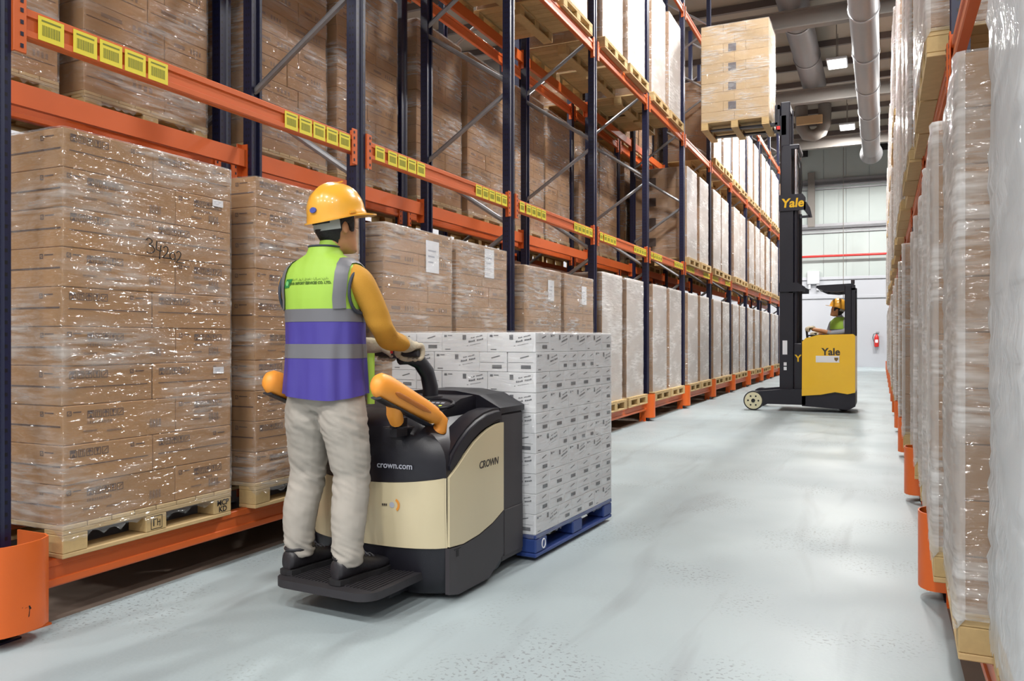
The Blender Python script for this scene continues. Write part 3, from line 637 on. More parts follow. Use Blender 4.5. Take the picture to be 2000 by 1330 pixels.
# right rack: three narrow loads to a bay
THIRD = ('first slot', 'middle slot', 'third slot')
for i in range(13):
    for k in range(3):
        y = RYF + RPITCH * i + 0.055 + 0.04 + 0.4 + k * 0.835
        xo = R.uniform(-.03, .03); front = XR - 0.10 + xo
        if i == 0: front = (0.27, 0.205, 0.185)[k]
        nm = 'loosely wrapped carton load on the right rack, floor level, %s bay, %s' % (ORD[i], THIRD[k])
        if i == 0: nm = ('pale wrapped load filling the right edge of the picture', 'brown end of a wrapped load next to the pale load at the right edge', 'wrapped load behind the nearest right guard, floor level of the right rack')[k]
        (LD_rpale if i == 0 and k == 0 else LD_right).place((front + 0.615, y, LEVEL[0]), math.pi - math.radians(R.uniform(1.2, 2.6)), nm, 'loads on the floor level of the right rack', 2 if i < 3 else 0)
        if i >= 1:
            LD_rsilver.place((XR - 0.09 + R.uniform(-.03, .03) + 0.6, y, LEVEL[1]), math.pi, 'loosely wrapped load on the right rack, middle level, %s bay, %s' % (ORD[i], THIRD[k]), 'loads on the second level of the right rack', 1 if i < 5 else 0)
        if i >= 4:
            LD_rsilver.place((XR - 0.09 + R.uniform(-.03, .03) + 0.6, y, LEVEL[2]), math.pi, 'loosely wrapped load on the right rack, top filled level, %s bay, %s' % (ORD[i], THIRD[k]), 'loads on the third level of the right rack', 0)
# ------------------------------------------------------------------ ride-on pallet truck, its white load and the worker
M['rubber'] = mat('black_rubber', srgb(44, 42, 46), 0.6, var=0.08, scale=20)
M['truck_black'] = mat('truck_black_plastic', srgb(27, 26, 34), 0.38, bump=0.05, bscale=300)
M['truck_grey'] = mat('truck_dark_grey', srgb(58, 54, 58), 0.5, var=0.1, scale=4)
M['cream'] = mat('truck_cream_paint', srgb(206, 192, 158), 0.32, var=0.03, scale=2, coat=0.3)
M['pad'] = mat('orange_padding', srgb(246, 158, 58), 0.45)
M['green_led'] = mat('green_led', (0.05, 0.9, 0.4), 0.4, emit=(0.1, 1.0, 0.45), estr=1.2)
M['amber_led'] = mat('amber_led', (0.7, 0.8, 0.1), 0.4, emit=(0.7, 0.9, 0.1), estr=0.5)
M['pale_ink'] = mat('pale_lettering', srgb(170, 172, 184), 0.5)
M['dark_ink'] = mat('dark_lettering', srgb(60, 54, 50), 0.5)
M['orange_ink'] = mat('orange_emblem', srgb(226, 148, 60), 0.5)
M['blue_plastic'] = mat('blue_plastic', srgb(44, 66, 128), 0.42, var=0.1, scale=6)
M['blue_plastic_block'] = M['blue_plastic']
TR = thing('pallet_truck', 'cream and black ride-on pallet truck carrying the white boxes', 'pallet truck', (-2.29, 2.90, 0), (0, 0, math.radians(-3)))
# platform with tread
def rrect(x0, x1, y0, y1, r, n=5, rear_only=False):
    pts = []
    for cx, cy, a0 in ((x1 - r, y1 - r, 0), (x0 + r, y1 - r, 90), (x0 + r, y0 + r, 180), (x1 - r, y0 + r, 270)):
        if rear_only and a0 in (0, 90): pts.append((x1 if a0 == 0 else x0, y1)); continue
        for i in range(n + 1):
            a = math.radians(a0 + 90 * i / n); pts.append((cx + r * math.cos(a), cy + r * math.sin(a)))
    return pts
mb = MB(); mb.prism(rrect(-0.29, 0.29, -0.02, 0.5, 0.09, rear_only=True), 0.112, 0.148, 'z')
pl = ob('platform', mb.build('platform', M['rubber'], 40), TR)
rib = MB().box(-0.005, 0.005, -0.2, 0.2, 0, 0.004).build('tread_rib', M['rubber'])
for i in range(26): ob('tread_rib', rib, pl, (-0.25 + i * 0.02, 0.24, 0.148))
mb = MB(); mb.box(-0.2, -0.14, 0.25, 0.5, 0.05, 0.098); mb.box(0.14, 0.2, 0.25, 0.5, 0.05, 0.098); ob('platform_hinge', mb.build('platform_hinge', M['truck_black']), TR)
YRZ = [(.03, .40, .375), (.06, .375, .395), (.12, .35, .405), (.265, .325, .405), (.45, .315, .405), (.60, .315, .405), (.68, .316, .402), (.74, .32, .385), (.78, .325, .345), (.82, .335, .295), (.86, .355, .25), (.895, .42, .21)]
def yr(z):
    return float(np.interp(z, [a[0] for a in YRZ], [a[1] for a in YRZ])), float(np.interp(z, [a[0] for a in YRZ], [a[2] for a in YRZ]))
def plan(z, off=0.0, front=0.97, side=True, n=18):
    y, h = yr(z); h += off; pts = []
    for i in range(n + 1):
        t = -1 + 2 * i / n
        pts.append((h * t if abs(t) < .999 else h * t, y - off + 0.10 * abs(t) ** 3.2, z))
    return [(h, front, z)] + pts[::-1] + [(-h, front, z)] if side else pts
mb = MB(); mb.loft([plan(z) for z in (.03, .06, .12, .2, .265, .36, .45, .52, .60, .64, .68, .72, .76, .80, .83, .855, .875, .895)])
ob('body', mb.build('body', M['truck_black'], 35), TR)
mb = MB(); zs = [.268 + i * .332 / 8 for i in range(9)]
outer = [plan(z, .008, side=False) for z in zs]; inner = [plan(z, .001, side=False) for z in zs]
top = lambda rg: [[(x, y, z - .03 * (1 - (x / .41) ** 2) if k == 8 else z) for x, y, z in r] for k, r in enumerate(rg)]
outer, inner = top(outer), top(inner)
outer = [[(max(-.40, min(.40, x)), y, z) for x, y, z in r] for r in outer]
mb.loft(outer, 0, False, closed=False); mb.loft(inner, 0, False, closed=False)
n_ = len(outer[0])
mb.loft([outer[-1], inner[-1]], 0, False, closed=False); mb.loft([outer[0], inner[0]], 0, False, closed=False)
rc = ob('rear_cover', mb.build('rear_cover', M['cream'], 40), TR)
side = [(.425, .272), (.962, .272), (.962, .815), (.89, .812), (.81, .797), (.74, .775), (.66, .742), (.58, .695), (.51, .648), (.425, .60)]
sidec = [(.425, .272), (.55, .262), (.70, .275), (.84, .305), (.962, .35), (.962, .815), (.89, .812), (.81, .797), (.74, .775), (.66, .742), (.58, .695), (.51, .648), (.425, .60)]
for s in (1, -1):
    mb = MB(); mb.prism(sidec, s * .400, s * .418, 'x'); sc = ob('side_cover', mb.build('side_cover', M['cream']), TR)
    mb = MB(); mb.prism([(.415, .05), (.50, .03), (.80, .03), (.955, .12), (.955, .345), (.84, .30), (.70, .27), (.55, .257), (.415, .266)], s * .400, s * .421, 'x')
    mb.box(s * .421, s * .4225, .48, .50, .215, .245, 1); mb.box(s * .421, s * .4225, .46, .52, .25, .254, 1)
    ob('side_skirt', mb.build('side_skirt', [M['truck_grey'], M['black']]), TR)
    crv = sidec[5:]; fen = [(y_ - .0, z_ + .004) for y_, z_ in crv] + [(.415, .66), (.46, .715), (.53, .772), (.61, .82), (.70, .858), (.79, .882), (.88, .892), (.962, .892)]
    bm = bmesh.new(); va = [bm.verts.new((s * .30, y_, z_)) for y_, z_ in fen]; vb = [bm.verts.new((s * .414, y_, z_)) for y_, z_ in fen]; nf = len(fen)
    bm.faces.new(va); bm.faces.new(vb[::-1])
    for q in range(nf): bm.faces.new((va[q], vb[q], vb[(q + 1) % nf], va[(q + 1) % nf]))
    up_e = [e for e in bm.edges if all(v in vb for v in e.verts)]
    bmesh.ops.recalc_face_normals(bm, faces=bm.faces); bmesh.ops.bevel(bm, geom=up_e, offset=.018, segments=3, affect='EDGES')
    ob('fender', MB().addbm(bm).build('fender', M['truck_black'], 40), TR)
# console bridge, display, battery box, load backrest
mb = MB(); mb.prism([(.46, .84), (.55, .868), (.80, .945), (.93, .955), (.97, .93), (.97, .8), (.46, .8)], -.25, .25, 'x'); co = ob('console', mb.build('console', M['truck_black'], 20), TR)
dm = Matrix.Translation((.155, .70, .92)) @ Matrix.Rotation(math.radians(17), 4, 'X')
mb = MB(); mb.tube([Vector((.105 * math.cos(a), .06 * math.sin(a), 0)) for a in [i * math.pi / 14 for i in range(29)]], .011, 8, cap=False); ob('display_rim', mb.build('display_rim', M['truck_black'], 50), co).matrix_local = dm
mb = MB(); mb.prism([(.1 * math.cos(i * math.pi / 12), .055 * math.sin(i * math.pi / 12)) for i in range(24)], -.004, .002, 'z')
ob('display', mb.build('display', M['truck_grey']), co).matrix_local = dm
mb = MB(); mb.box(-.075, -.058, -.02, .04, .002, .004); mb.box(-.066, -.02, -.03, -.02, .002, .004, 1); mb.box(-.005, .015, -.03, -.018, .002, .004, 2); mb.box(.04, .055, -.03, -.02, .002, .004, 1)
for i in range(3): mb.box(-.03 + i * .03, -.01 + i * .03, .005, .02, .002, .004, 3)
ob('display_lights', mb.build('display_lights', [M['green_led'], M['amber_led'], M['paper'], M['pale_ink']]), co).matrix_local = dm
mb = MB(); mb.cbox(-.395, .395, .975, 1.235, .06, .86, .012); bt = ob('battery_box', mb.build('battery_box', M['truck_grey'], 30), TR)
ob('battery_panel', MB().box(.394, .402, 1.0, 1.22, .09, .34, c=.004).build('battery_panel', M['truck_grey']), bt)
mb = MB(); mb.prism([(-.40, .86), (-.40, .89), (-.27, .955), (-.1, .975), (.12, .975), (.27, .955), (.40, .89), (.40, .86)], .955, 1.24, 'y'); ob('battery_lid', mb.build('battery_lid', M['truck_black']), bt)
for x in (-.27, .27):
    mb = MB(); mb.box(x - .085, x + .085, 1.235, 2.40, .072, .125, c=.01); mb.box(x - .07, x + .07, 2.40, 2.46, .075, .12, c=.015); f = ob('fork', mb.build('fork', M['truck_grey']), TR)
    mb = MB(); mb.cyl((x - .05, 2.2, .042), (x + .05, 2.2, .042), .041, 16); ob('fork_roller', mb.build('fork_roller', M['rubber'], 40), f)
mb = MB(); mb.cyl((-.05, .62, .1), (.05, .62, .1), .1, 24); ob('drive_wheel', mb.build('drive_wheel', M['rubber'], 40), TR)
for s in (-1, 1): mb = MB(); mb.cyl((s * .30 - .03, .56, .06), (s * .30 + .03, .56, .06), .06, 18); ob('side_caster', mb.build('side_caster', M['rubber'], 40), TR)
# padded restraint bars on both sides of the operator
for s in (1, -1):
    # flat padded bar: rounded slab swept from high rear end to low front end
    pa, pb = Vector((s * .315, .035, 1.05)), Vector((s * .305, .47, .885)); ax = (pb - pa).normalized(); up = Vector((0, -ax.z, ax.y)).normalized(); sd = Vector((1, 0, 0)); ln = (pb - pa).length
    Mx = Matrix((ax, up, sd)).transposed().to_4x4(); Mx.translation = pa
    mb = MB(); ring = []
    def oval(w2, t2, n=16): return [(w2 * math.cos(2 * math.pi * i / n), t2 * math.sin(2 * math.pi * i / n)) for i in range(n)]
    secs = [(-.055, .012, .012), (-.045, .04, .03), (-.02, .056, .04), (.03, .062, .045), (.2, .056, .045), (.36, .05, .042), (.45, .044, .038), (ln - .02, .038, .034), (ln + .03, .034, .034)]
    mb.loft([[(d, a, b) for a, b in oval(w2, t2)] for d, w2, t2 in secs], 0, True, Mx)
    r = ob('restraint_bar', mb.build('restraint_bar', M['pad'], 60), TR)
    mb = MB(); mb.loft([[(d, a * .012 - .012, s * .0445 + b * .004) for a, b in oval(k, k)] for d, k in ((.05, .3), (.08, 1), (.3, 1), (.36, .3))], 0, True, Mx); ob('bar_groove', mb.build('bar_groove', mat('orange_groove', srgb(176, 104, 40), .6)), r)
    mb = MB(); mb.loft([[(d, a - .058, b) for a, b in oval(.007, .03)] for d in (-.02, .1, .42)], 0, True, Mx); ob('bar_rail', mb.build('bar_rail', M['truck_black'], 60), r)
    e = Mx @ Vector((ln + .02, 0, 0))
    mb = MB(); mb.tube([e, e + Vector((s * .004, .03, -.02)), e + Vector((-s * .0, .03, -.062)), e + Vector((-s * .03, .0, -.09)), e + Vector((-s * .085, -.06, -.092))], [.034, .035, .035, .035, .031], 14); ob('bar_hook', mb.build('bar_hook', M['pad'], 60), r)
    mb = MB(); mb.tube([(s * .305, .13, .985), (s * .295, .155, .95), (s * .27, .19, .915), (s * .245, .24, .88)], [.034, .036, .037, .034], 14); ob('bar_bracket', mb.build('bar_bracket', M['pad'], 60), r)
    mb = MB(); mb.rbox(s * .215 - .06, s * .215 + .06, .215, .38, .80, .885, .04, 4); ob('bar_mount', mb.build('bar_mount', M['truck_black'], 50), r)
# tiller: arched arm up from the console, cross grip in front of the operator
TH = Vector((.045, .52, 1.185))              # middle of the grip
ti = ob('tiller', None, TR)
mb = MB(); mb.tube([(.06, .80, .90), (.06, .80, 1.0), (.058, .77, 1.08), (.052, .70, 1.145), (.048, .62, 1.17), (.045, .55, 1.175)], [(.04, .05), (.038, .05), (.034, .048), (.03, .045), (.028, .045), (.03, .05)], 14); ob('tiller_arm', mb.build('tiller_arm', M['truck_black'], 50), ti)
mb = MB(); mb.cyl((.06, .80, .9), (.06, .80, .955), .065, 20); ob('tiller_base', mb.build('tiller_base', M['truck_grey'], 40), ti)
mb = MB(); mb.rbox(TH.x - .045, TH.x + .045, TH.y - .035, TH.y + .05, TH.z - .025, TH.z + .04, .015, 3); ob('tiller_head', mb.build('tiller_head', M['truck_grey'], 50), ti)
mb = MB(); mb.tube([TH + Vector((-.13, 0, 0)), TH + Vector((.13, 0, 0))], .016, 14); ob('grip', mb.build('grip', M['rubber'], 50), ti)
ob('throttle', MB().rbox(TH.x + .02, TH.x + .07, TH.y + .005, TH.y + .05, TH.z + .012, TH.z + .045, .012, 3).build('throttle', M['pale_ink'], 50), ti)
ob('key_switch', MB().box(TH.x - .03, TH.x + .0, TH.y - .04, TH.y - .034, TH.z + .0, TH.z + .02).build('key_switch', M['red']), ti)
# lettering
def letter(name, body, size, m, right, up, origin, parent, **kw):
    return put(ob(name, text_mesh(body, size, m, **kw), parent), frame(right, up, origin))
y1, _ = yr(.66); y2, _ = yr(.70)
letter('lettering', 'crown.com', .042, M['pale_ink'], (1, .12, 0), (0, y2 - y1, .04), (.175, yr(.655)[0] + .0045, .655), TR, offset=.0006)
lt = letter('lettering', 'CROWN', .052, M['dark_ink'], (0, 1, .0), (0, 0, 1), (.419, .80, .62), TR, shear=.18, offset=.0006, spacing=.95)
em = MB()
for a0 in range(-55, 60, 10):
    a, b = math.radians(a0), math.radians(a0 + 10); em.add([(.022 * math.cos(a), .022 * math.sin(a), 0), (.034 * math.cos(a), .034 * math.sin(a), 0), (.034 * math.cos(b), .034 * math.sin(b), 0), (.022 * math.cos(b), .022 * math.sin(b), 0)], [(0, 1, 2, 3)])
em.add([(-.008 + .014 * math.cos(i * .6), .014 * math.sin(i * .6), 0) for i in range(10)], [tuple(range(10))], 1)
for i, x in enumerate((-.062, -.052, -.042)): em.box(x, x + .007, -.006, .004, -.0005, .0005, 2)
put(ob('emblem', em.build('emblem', [M['orange_ink'], M['pale_ink'], M['dark_ink']]), TR), frame((1, .12, 0), (0, 0, 1), (.175, yr(.47)[0] - .0035, .47)))
# the white load on a blue plastic pallet, riding on the forks
WL = thing('pallet_load', 'stack of white paper boxes on a blue plastic pallet carried by the truck', 'pallet load', tuple(TR.matrix_basis @ Vector((-.04, 1.865, .0))), (0, 0, math.radians(-3)))
bp = ob('pallet', None, WL)
mb = MB(); mb.cbox(-.5, .5, -.6, .6, .128, .152, .004); ob('pallet_deck', mb.build('pallet_deck', M['blue_plastic']), bp)
rn = MB().cbox(-.065, .065, -.6, .6, .022, .046, .006).build('pallet_runner', M['blue_plastic']); bk = MB().cbox(-.065, .065, -.075, .075, .046, .128, .008).build('pallet_block', M['blue_plastic'])
for x in (-.435, 0, .435):
    ob('pallet_runner', rn, bp, (x, 0, 0))
    for y in (-.525, 0, .525): ob('pallet_block', bk, bp, (x, y, 0))
mb = MB(); mb.tube([(.5005 + .0, -.5 + .022 * math.cos(i * math.pi / 8), .087 + .026 * math.sin(i * math.pi / 8)) for i in range(17)], .004, 6, cap=False); ob('pallet_mark', mb.build('pallet_mark', M['paper']), bp)
lw, ew, hz = .315, .185, .1145
for L_ in range(10):
    z = .152 + L_ * hz; A = L_ % 2 == 1
    fr = [ew, ew, lw, lw] if A else [lw, lw, ew, ew]
    if L_ % 4 == 2: fr = [ew, lw, ew, lw]
    for e in (-1, 1):                          # rows of boxes at the rear and front end
        x = -.5
        for wd in fr:
            dy = ew if wd == lw else lw
            c = ob('carton', carton_mesh(wd, dy, hz, 'carton_white', .003), WL, (x + wd / 2 + R.uniform(-.001, .001), e * (.6 - dy / 2) + R.uniform(-.002, .002), z))
            if e < 0: put(ob('printed_marks', marks(wd, hz, 'W' if wd == lw else 'E'), c), Matrix.Translation((0, -dy / 2 - .0003, hz / 2)) @ Matrix.Rotation(-math.pi / 2, 4, 'Z'))
            if x + wd > .499: put(ob('printed_marks', marks(dy, hz, 'E' if wd == lw else 'W'), c), Matrix.Translation((wd / 2 + .0003, 0, hz / 2)))
            x += wd
    for s in (-1, 1):                          # side rows between them
        dyr, dyf = (ew if fr[-1] == lw else lw), (ew if fr[-1] == lw else lw)
        if s < 0: dyr = dyf = (ew if fr[0] == lw else lw)
        a, b = -.6 + dyr, .6 - dyf; k = 4 if (L_ % 3) else 3; dy = (b - a) / k
        for i in range(k):
            dx = lw if dy < .26 else ew
            c = ob('carton', carton_mesh(dx, dy, hz, 'carton_white', .003), WL, (s * (.5 - dx / 2), a + dy * (i + .5), z))
            if s > 0: put(ob('printed_marks', marks(dy, hz, 'E' if dx == lw else 'W'), c), Matrix.Translation((dx / 2 + .0003, 0, hz / 2)))
    if L_ == 9: ob('carton', carton_mesh(.36, .55, hz, 'carton_white', .003), WL, (0, 0, z))
ob('stretch_film', film_mesh(1.0, 1.2, .13, .152 + 10 * hz + .002, 77, .003, [M['film_white']], .06, .025, .008, .004), WL)
# ------------------------------------------------------------------ people
M['skin'] = mat('skin', srgb(190, 136, 98), 0.5, spec=0.35, var=0.04, scale=20)
M['hair'] = mat('black_hair', srgb(20, 17, 18), 0.5, bump=0.3, bscale=180)
M['sleeve'] = mat('mustard_knit', srgb(194, 140, 44), 0.8, var=0.05, scale=15, bump=0.15, bscale=200)
M['trouser'] = mat('light_grey_trousers', srgb(170, 163, 154), 0.85, var=0.04, scale=9, bump=0.35, bscale=14)
M['lime'] = mat('lime_vest', srgb(160, 200, 74), 0.6, var=0.03, scale=8, stretch=(2, 2, .35), bump=.5, bscale=7)
M['purple'] = mat('violet_vest', srgb(72, 62, 150), 0.6, var=0.08, scale=8, stretch=(2, 2, .35), bump=.6, bscale=7)
M['reflect'] = mat('reflective_band', srgb(114, 114, 119), 0.45, var=0.03, scale=12)
M['vest_edge'] = mat('dark_vest_edging', srgb(56, 62, 74), 0.7)
M['helmet'] = mat('yellow_helmet', srgb(238, 172, 56), 0.28, coat=0.4)
M['harness'] = mat('grey_harness', srgb(166, 170, 166), 0.6)
M['glove'] = mat('beige_work_glove', srgb(196, 184, 160), 0.85, bump=0.2, bscale=90)
M['shoe'] = mat('black_leather_shoe', srgb(40, 38, 42), 0.42, bump=0.08, bscale=60)
M['sole'] = mat('dark_sole', srgb(30, 29, 32), 0.7)
M['lace'] = mat('grey_lace', srgb(96, 96, 102), 0.8)
M['shirt_grey'] = mat('grey_shirt', srgb(156, 160, 170), 0.8)
M['eye'] = mat('eye_white', srgb(225, 222, 216), 0.3)
def chain(pts, rad, n=16, sub=4):
    """smooth tapered limb: list of rings through pts (Catmull-Rom)"""
    P = [Vector(p) for p in pts]; rr = [(r if isinstance(r, tuple) else (r, r)) for r in rad]; out = []; ro = []
    for i in range(len(P) - 1):
        p0, p1, p2, p3 = P[max(i - 1, 0)], P[i], P[i + 1], P[min(i + 2, len(P) - 1)]
        for k in range(sub):
            t = k / sub; out.append(0.5 * ((2 * p1) + (p2 - p0) * t + (2 * p0 - 5 * p1 + 4 * p2 - p3) * t * t + (3 * p1 - p0 - 3 * p2 + p3) * t ** 3))
            ro.append(tuple(rr[i][c] + (rr[i + 1][c] - rr[i][c]) * (t * t * (3 - 2 * t)) for c in (0, 1)))
    out.append(P[-1]); ro.append(rr[-1]); return out, ro
def remesh(mb, voxel, smooth=6, factor=0.5):
    me = bpy.data.meshes.new('tmp'); me.from_pydata([tuple(v) for v in mb.v], [], mb.f); fix_normals(me)
    o = bpy.data.objects.new('tmp', me); COL.objects.link(o)
    md = o.modifiers.new('r', 'REMESH'); md.mode = 'VOXEL'; md.voxel_size = voxel
    sm = o.modifiers.new('s', 'SMOOTH'); sm.iterations = smooth; sm.factor = factor
    bpy.context.view_layer.update()
    res = bpy.data.meshes.new_from_object(o.evaluated_get(bpy.context.evaluated_depsgraph_get()))
    bpy.data.objects.remove(o); bpy.data.meshes.remove(me); res.shade_smooth(); return res
def head_rings(c, yaw, pitch, s=1.0):
    """skull, face, nose, brow, jaw as one closed loft; local front = +y"""
    Mh = Matrix.Translation(c) @ Matrix.Rotation(yaw, 4, 'Z') @ Matrix.Rotation(pitch, 4, 'X'); rings = []
    prof = [(-.118, .02, .03, .055), (-.112, .04, .045, .05), (-.095, .052, .062, .032), (-.07, .06, .075, .018), (-.04, .066, .084, .008), (-.01, .071, .091, 0), (.025, .075, .097, -.002), (.06, .076, .098, -.004), (.09, .066, .086, -.006), (.11, .045, .06, -.006), (.12, .015, .02, -.006)]
    n = 32
    for z, rx, ry, yo in prof:
        rg = []
        for i in range(n):
            a = 2 * math.pi * i / n; x = rx * math.cos(a); y = yo + ry * math.sin(a); f = math.sin(a)
            if f > .9: 
                g = math.exp(-(x / .011) ** 2)
                y += g * (.026 * math.exp(-((z + .022) / .016) ** 2) + .014 * math.exp(-((z - .005) / .022) ** 2) + .006 * math.exp(-((z + .062) / .012) ** 2))
            if f > .5: y -= .007 * math.exp(-((abs(x) - .031) / .012) ** 2 - ((z - .012) / .012) ** 2); y += .004 * math.exp(-((z - .038) / .01) ** 2)
            rg.append(Mh @ (Vector((x, y, z)) * s))
        rings.append(rg)
    return rings, Mh
def figure(parts, voxel, head=None):
    """parts: (material, pts, radii). returns mesh with one material per nearest limb"""
    mb = MB(); segs = []; mats = []
    for m, pts, rad in parts:
        p, r = chain(pts, rad); mb.tube(p, r, 18)
        for q, rr in zip(p, r): segs.append((q, max(rr), m))
    if head:
        rg, Mh = head; mb.loft(rg); 
        for r_ in rg[2:9]:
            c = sum(r_, Vector()) / len(r_); segs.append((c, .09, 'skin'))
        for s in (-1, 1):
            mb.loft([[Mh @ Vector((s * (.074 + o), -.012 + a * math.cos(t * math.pi / 4), .0 + b * math.sin(t * math.pi / 4))) for t in range(8)] for o, a, b in ((-.02, .01, .02), (0, .013, .026), (.01, .018, .033), (.016, .016, .03), (.014, .005, .012))])
    me = remesh(mb, voxel); names = []
    for _, _, m in segs:
        if m not in names: names.append(m)
    for m in names: me.materials.append(M[m])
    SP = np.array([tuple(s[0]) for s in segs]); SR = np.array([s[1] for s in segs]); SI = np.array([names.index(s[2]) for s in segs])
    n = len(me.polygons); C = np.empty(n * 3); me.polygons.foreach_get('center', C); C = C.reshape(-1, 3)
    idx = np.empty(n, dtype=np.int32)
    for a in range(0, n, 4000):
        d = np.linalg.norm(C[a:a + 4000, None, :] - SP[None], axis=2) / SR[None]; idx[a:a + 4000] = SI[d.argmin(1)]
    me.polygons.foreach_set('material_index', idx); return me
def helmet_parts(parent, Mh, lod=28):
    """hard hat with brim, ridges, harness; Mh places it (front +y, rim at z=0)"""
    mb = MB(); rings = []
    for k in range(0, 11):
        t = k / 10 * math.pi / 2; rg = []
        for i in range(48):
            a = 2 * math.pi * i / 48; rx, ry = .122, .142
            x = rx * math.cos(a) * math.cos(t); y = ry * math.sin(a) * math.cos(t); z = .135 * math.sin(t) ** .9 + .022
            cr = .009 * (math.exp(-(x / .02) ** 2)) * math.sin(min(t * 1.4, math.pi / 2)) if t > .5 else 0
            cr += .005 * math.exp(-((abs(x) - .048) / .01) ** 2) * (1 if t > .6 else 0)
            rg.append((x, y, z + cr))
        rings.append(rg)
    base = []
    for rx, z in ((.126, .012), (.128, 0.0)):
        base.append([(rx * math.cos(2 * math.pi * i / 48), (rx + .02) * math.sin(2 * math.pi * i / 48), z + (.004 if math.sin(2 * math.pi * i / 48) > 0 else -.012 * abs(math.sin(2 * math.pi * i / 48)))) for i in range(48)])
    flange = []
    for f in (0, 1):
        rg = []
        for i in range(48):
            a = 2 * math.pi * i / 48; s = math.sin(a); ext = .012 + (.052 * max(0, s) ** 2.2)
            rg.append(((.128 + (ext * .6 if f == 0 else ext * .6)) * math.cos(a), (.148 + ext) * s, (-.006 if f else .0) + (.0 if s > 0 else -.014 * abs(s)) - .006 * max(0, s) ** 2))
        flange.append(rg)
    inner = [[(x * .95, y * .95, z) for x, y, z in flange[1]]]
    inn = [[(.115 * math.cos(2 * math.pi * i / 48), .135 * math.sin(2 * math.pi * i / 48), -.004) for i in range(48)]]
    mb.loft(inn + [flange[1], flange[0]] + base[::-1] + rings, 0, True, Mh)
    h = ob('hard_hat', mb.build('hard_hat', M['helmet'], 40), parent)
    mb = MB()
    for s in (-1, 1): mb.rbox(s * .127 - .006, s * .127 + .006, -.02, .02, .004, .02, .004, 2, 0, Mh)
    for i in range(5): mb.box(-.04 + i * .018, -.03 + i * .018, .03, .037, .158, .164, 0, Mh)
    ob('slot_cover', mb.build('slot_cover', M['helmet'], 40), h)
    return h
def band(parent, name, Mh, z0, z1, a0, a1, rx, ry, m, n=24, th=.003):
    mb = MB(); o = []; q = []
    for z in (z0, z1):
        o.append([Mh @ Vector(((rx + th) * math.cos(math.radians(a0 + (a1 - a0) * i / n)), (ry + th) * math.sin(math.radians(a0 + (a1 - a0) * i / n)), z)) for i in range(n + 1)])
        q.append([Mh @ Vector((rx * math.cos(math.radians(a0 + (a1 - a0) * i / n)), ry * math.sin(math.radians(a0 + (a1 - a0) * i / n)), z)) for i in range(n + 1)])
    mb.loft([o[0], o[1], q[1], q[0], o[0]], 0, False, closed=False); return ob(name, mb.build(name, M[m], 40), parent)
def glove(parent, c, side, M4=None, m='glove', name='glove', wrist=None):
    """hand closed round a bar running along x through c; side +1 = right hand"""
    c = Vector(c); mb = MB(); o = lambda x, y, z: c + Vector((x, y, z))
    wr = Vector(wrist) if wrist is not None else o(0, -.10, .03)
    k = o(0, -.03, .03)
    p, r = chain([wr, wr.lerp(k, .55), k, o(0, .0, .036)], [(.032, .03), (.034, .03), (.026, .044), (.018, .043)], sub=4)
    mb.tube(p, r, 16)
    for i, (dx, ln) in enumerate(((-.036, .9), (-.012, 1.05), (.012, 1.0), (.035, .82))):
        d = dx * -side
        q = [o(d, -.012, .03), o(d, .018, .036 * ln), o(d * .97, .037 * ln, .014), o(d * .95, .032 * ln, -.014), o(d * .93, .008, -.027 * ln)]
        pp, rr = chain(q, [.0125, .0125, .0115, .0108, .0092], sub=3); mb.tube(pp, rr, 10)
    t = [o(-side * .03, -.04, .02), o(-side * .052, -.02, .0), o(-side * .045, .008, -.02), o(-side * .02, .022, -.026)]
    pp, rr = chain(t, [.016, .0145, .0125, .0105], sub=3); mb.tube(pp, rr, 10)
    mb.v = [tuple(c + (Vector(v) - c) * 1.22) for v in mb.v]; me = remesh(mb, .005, 3); me.materials.append(M[m]); return ob(name, me, parent)

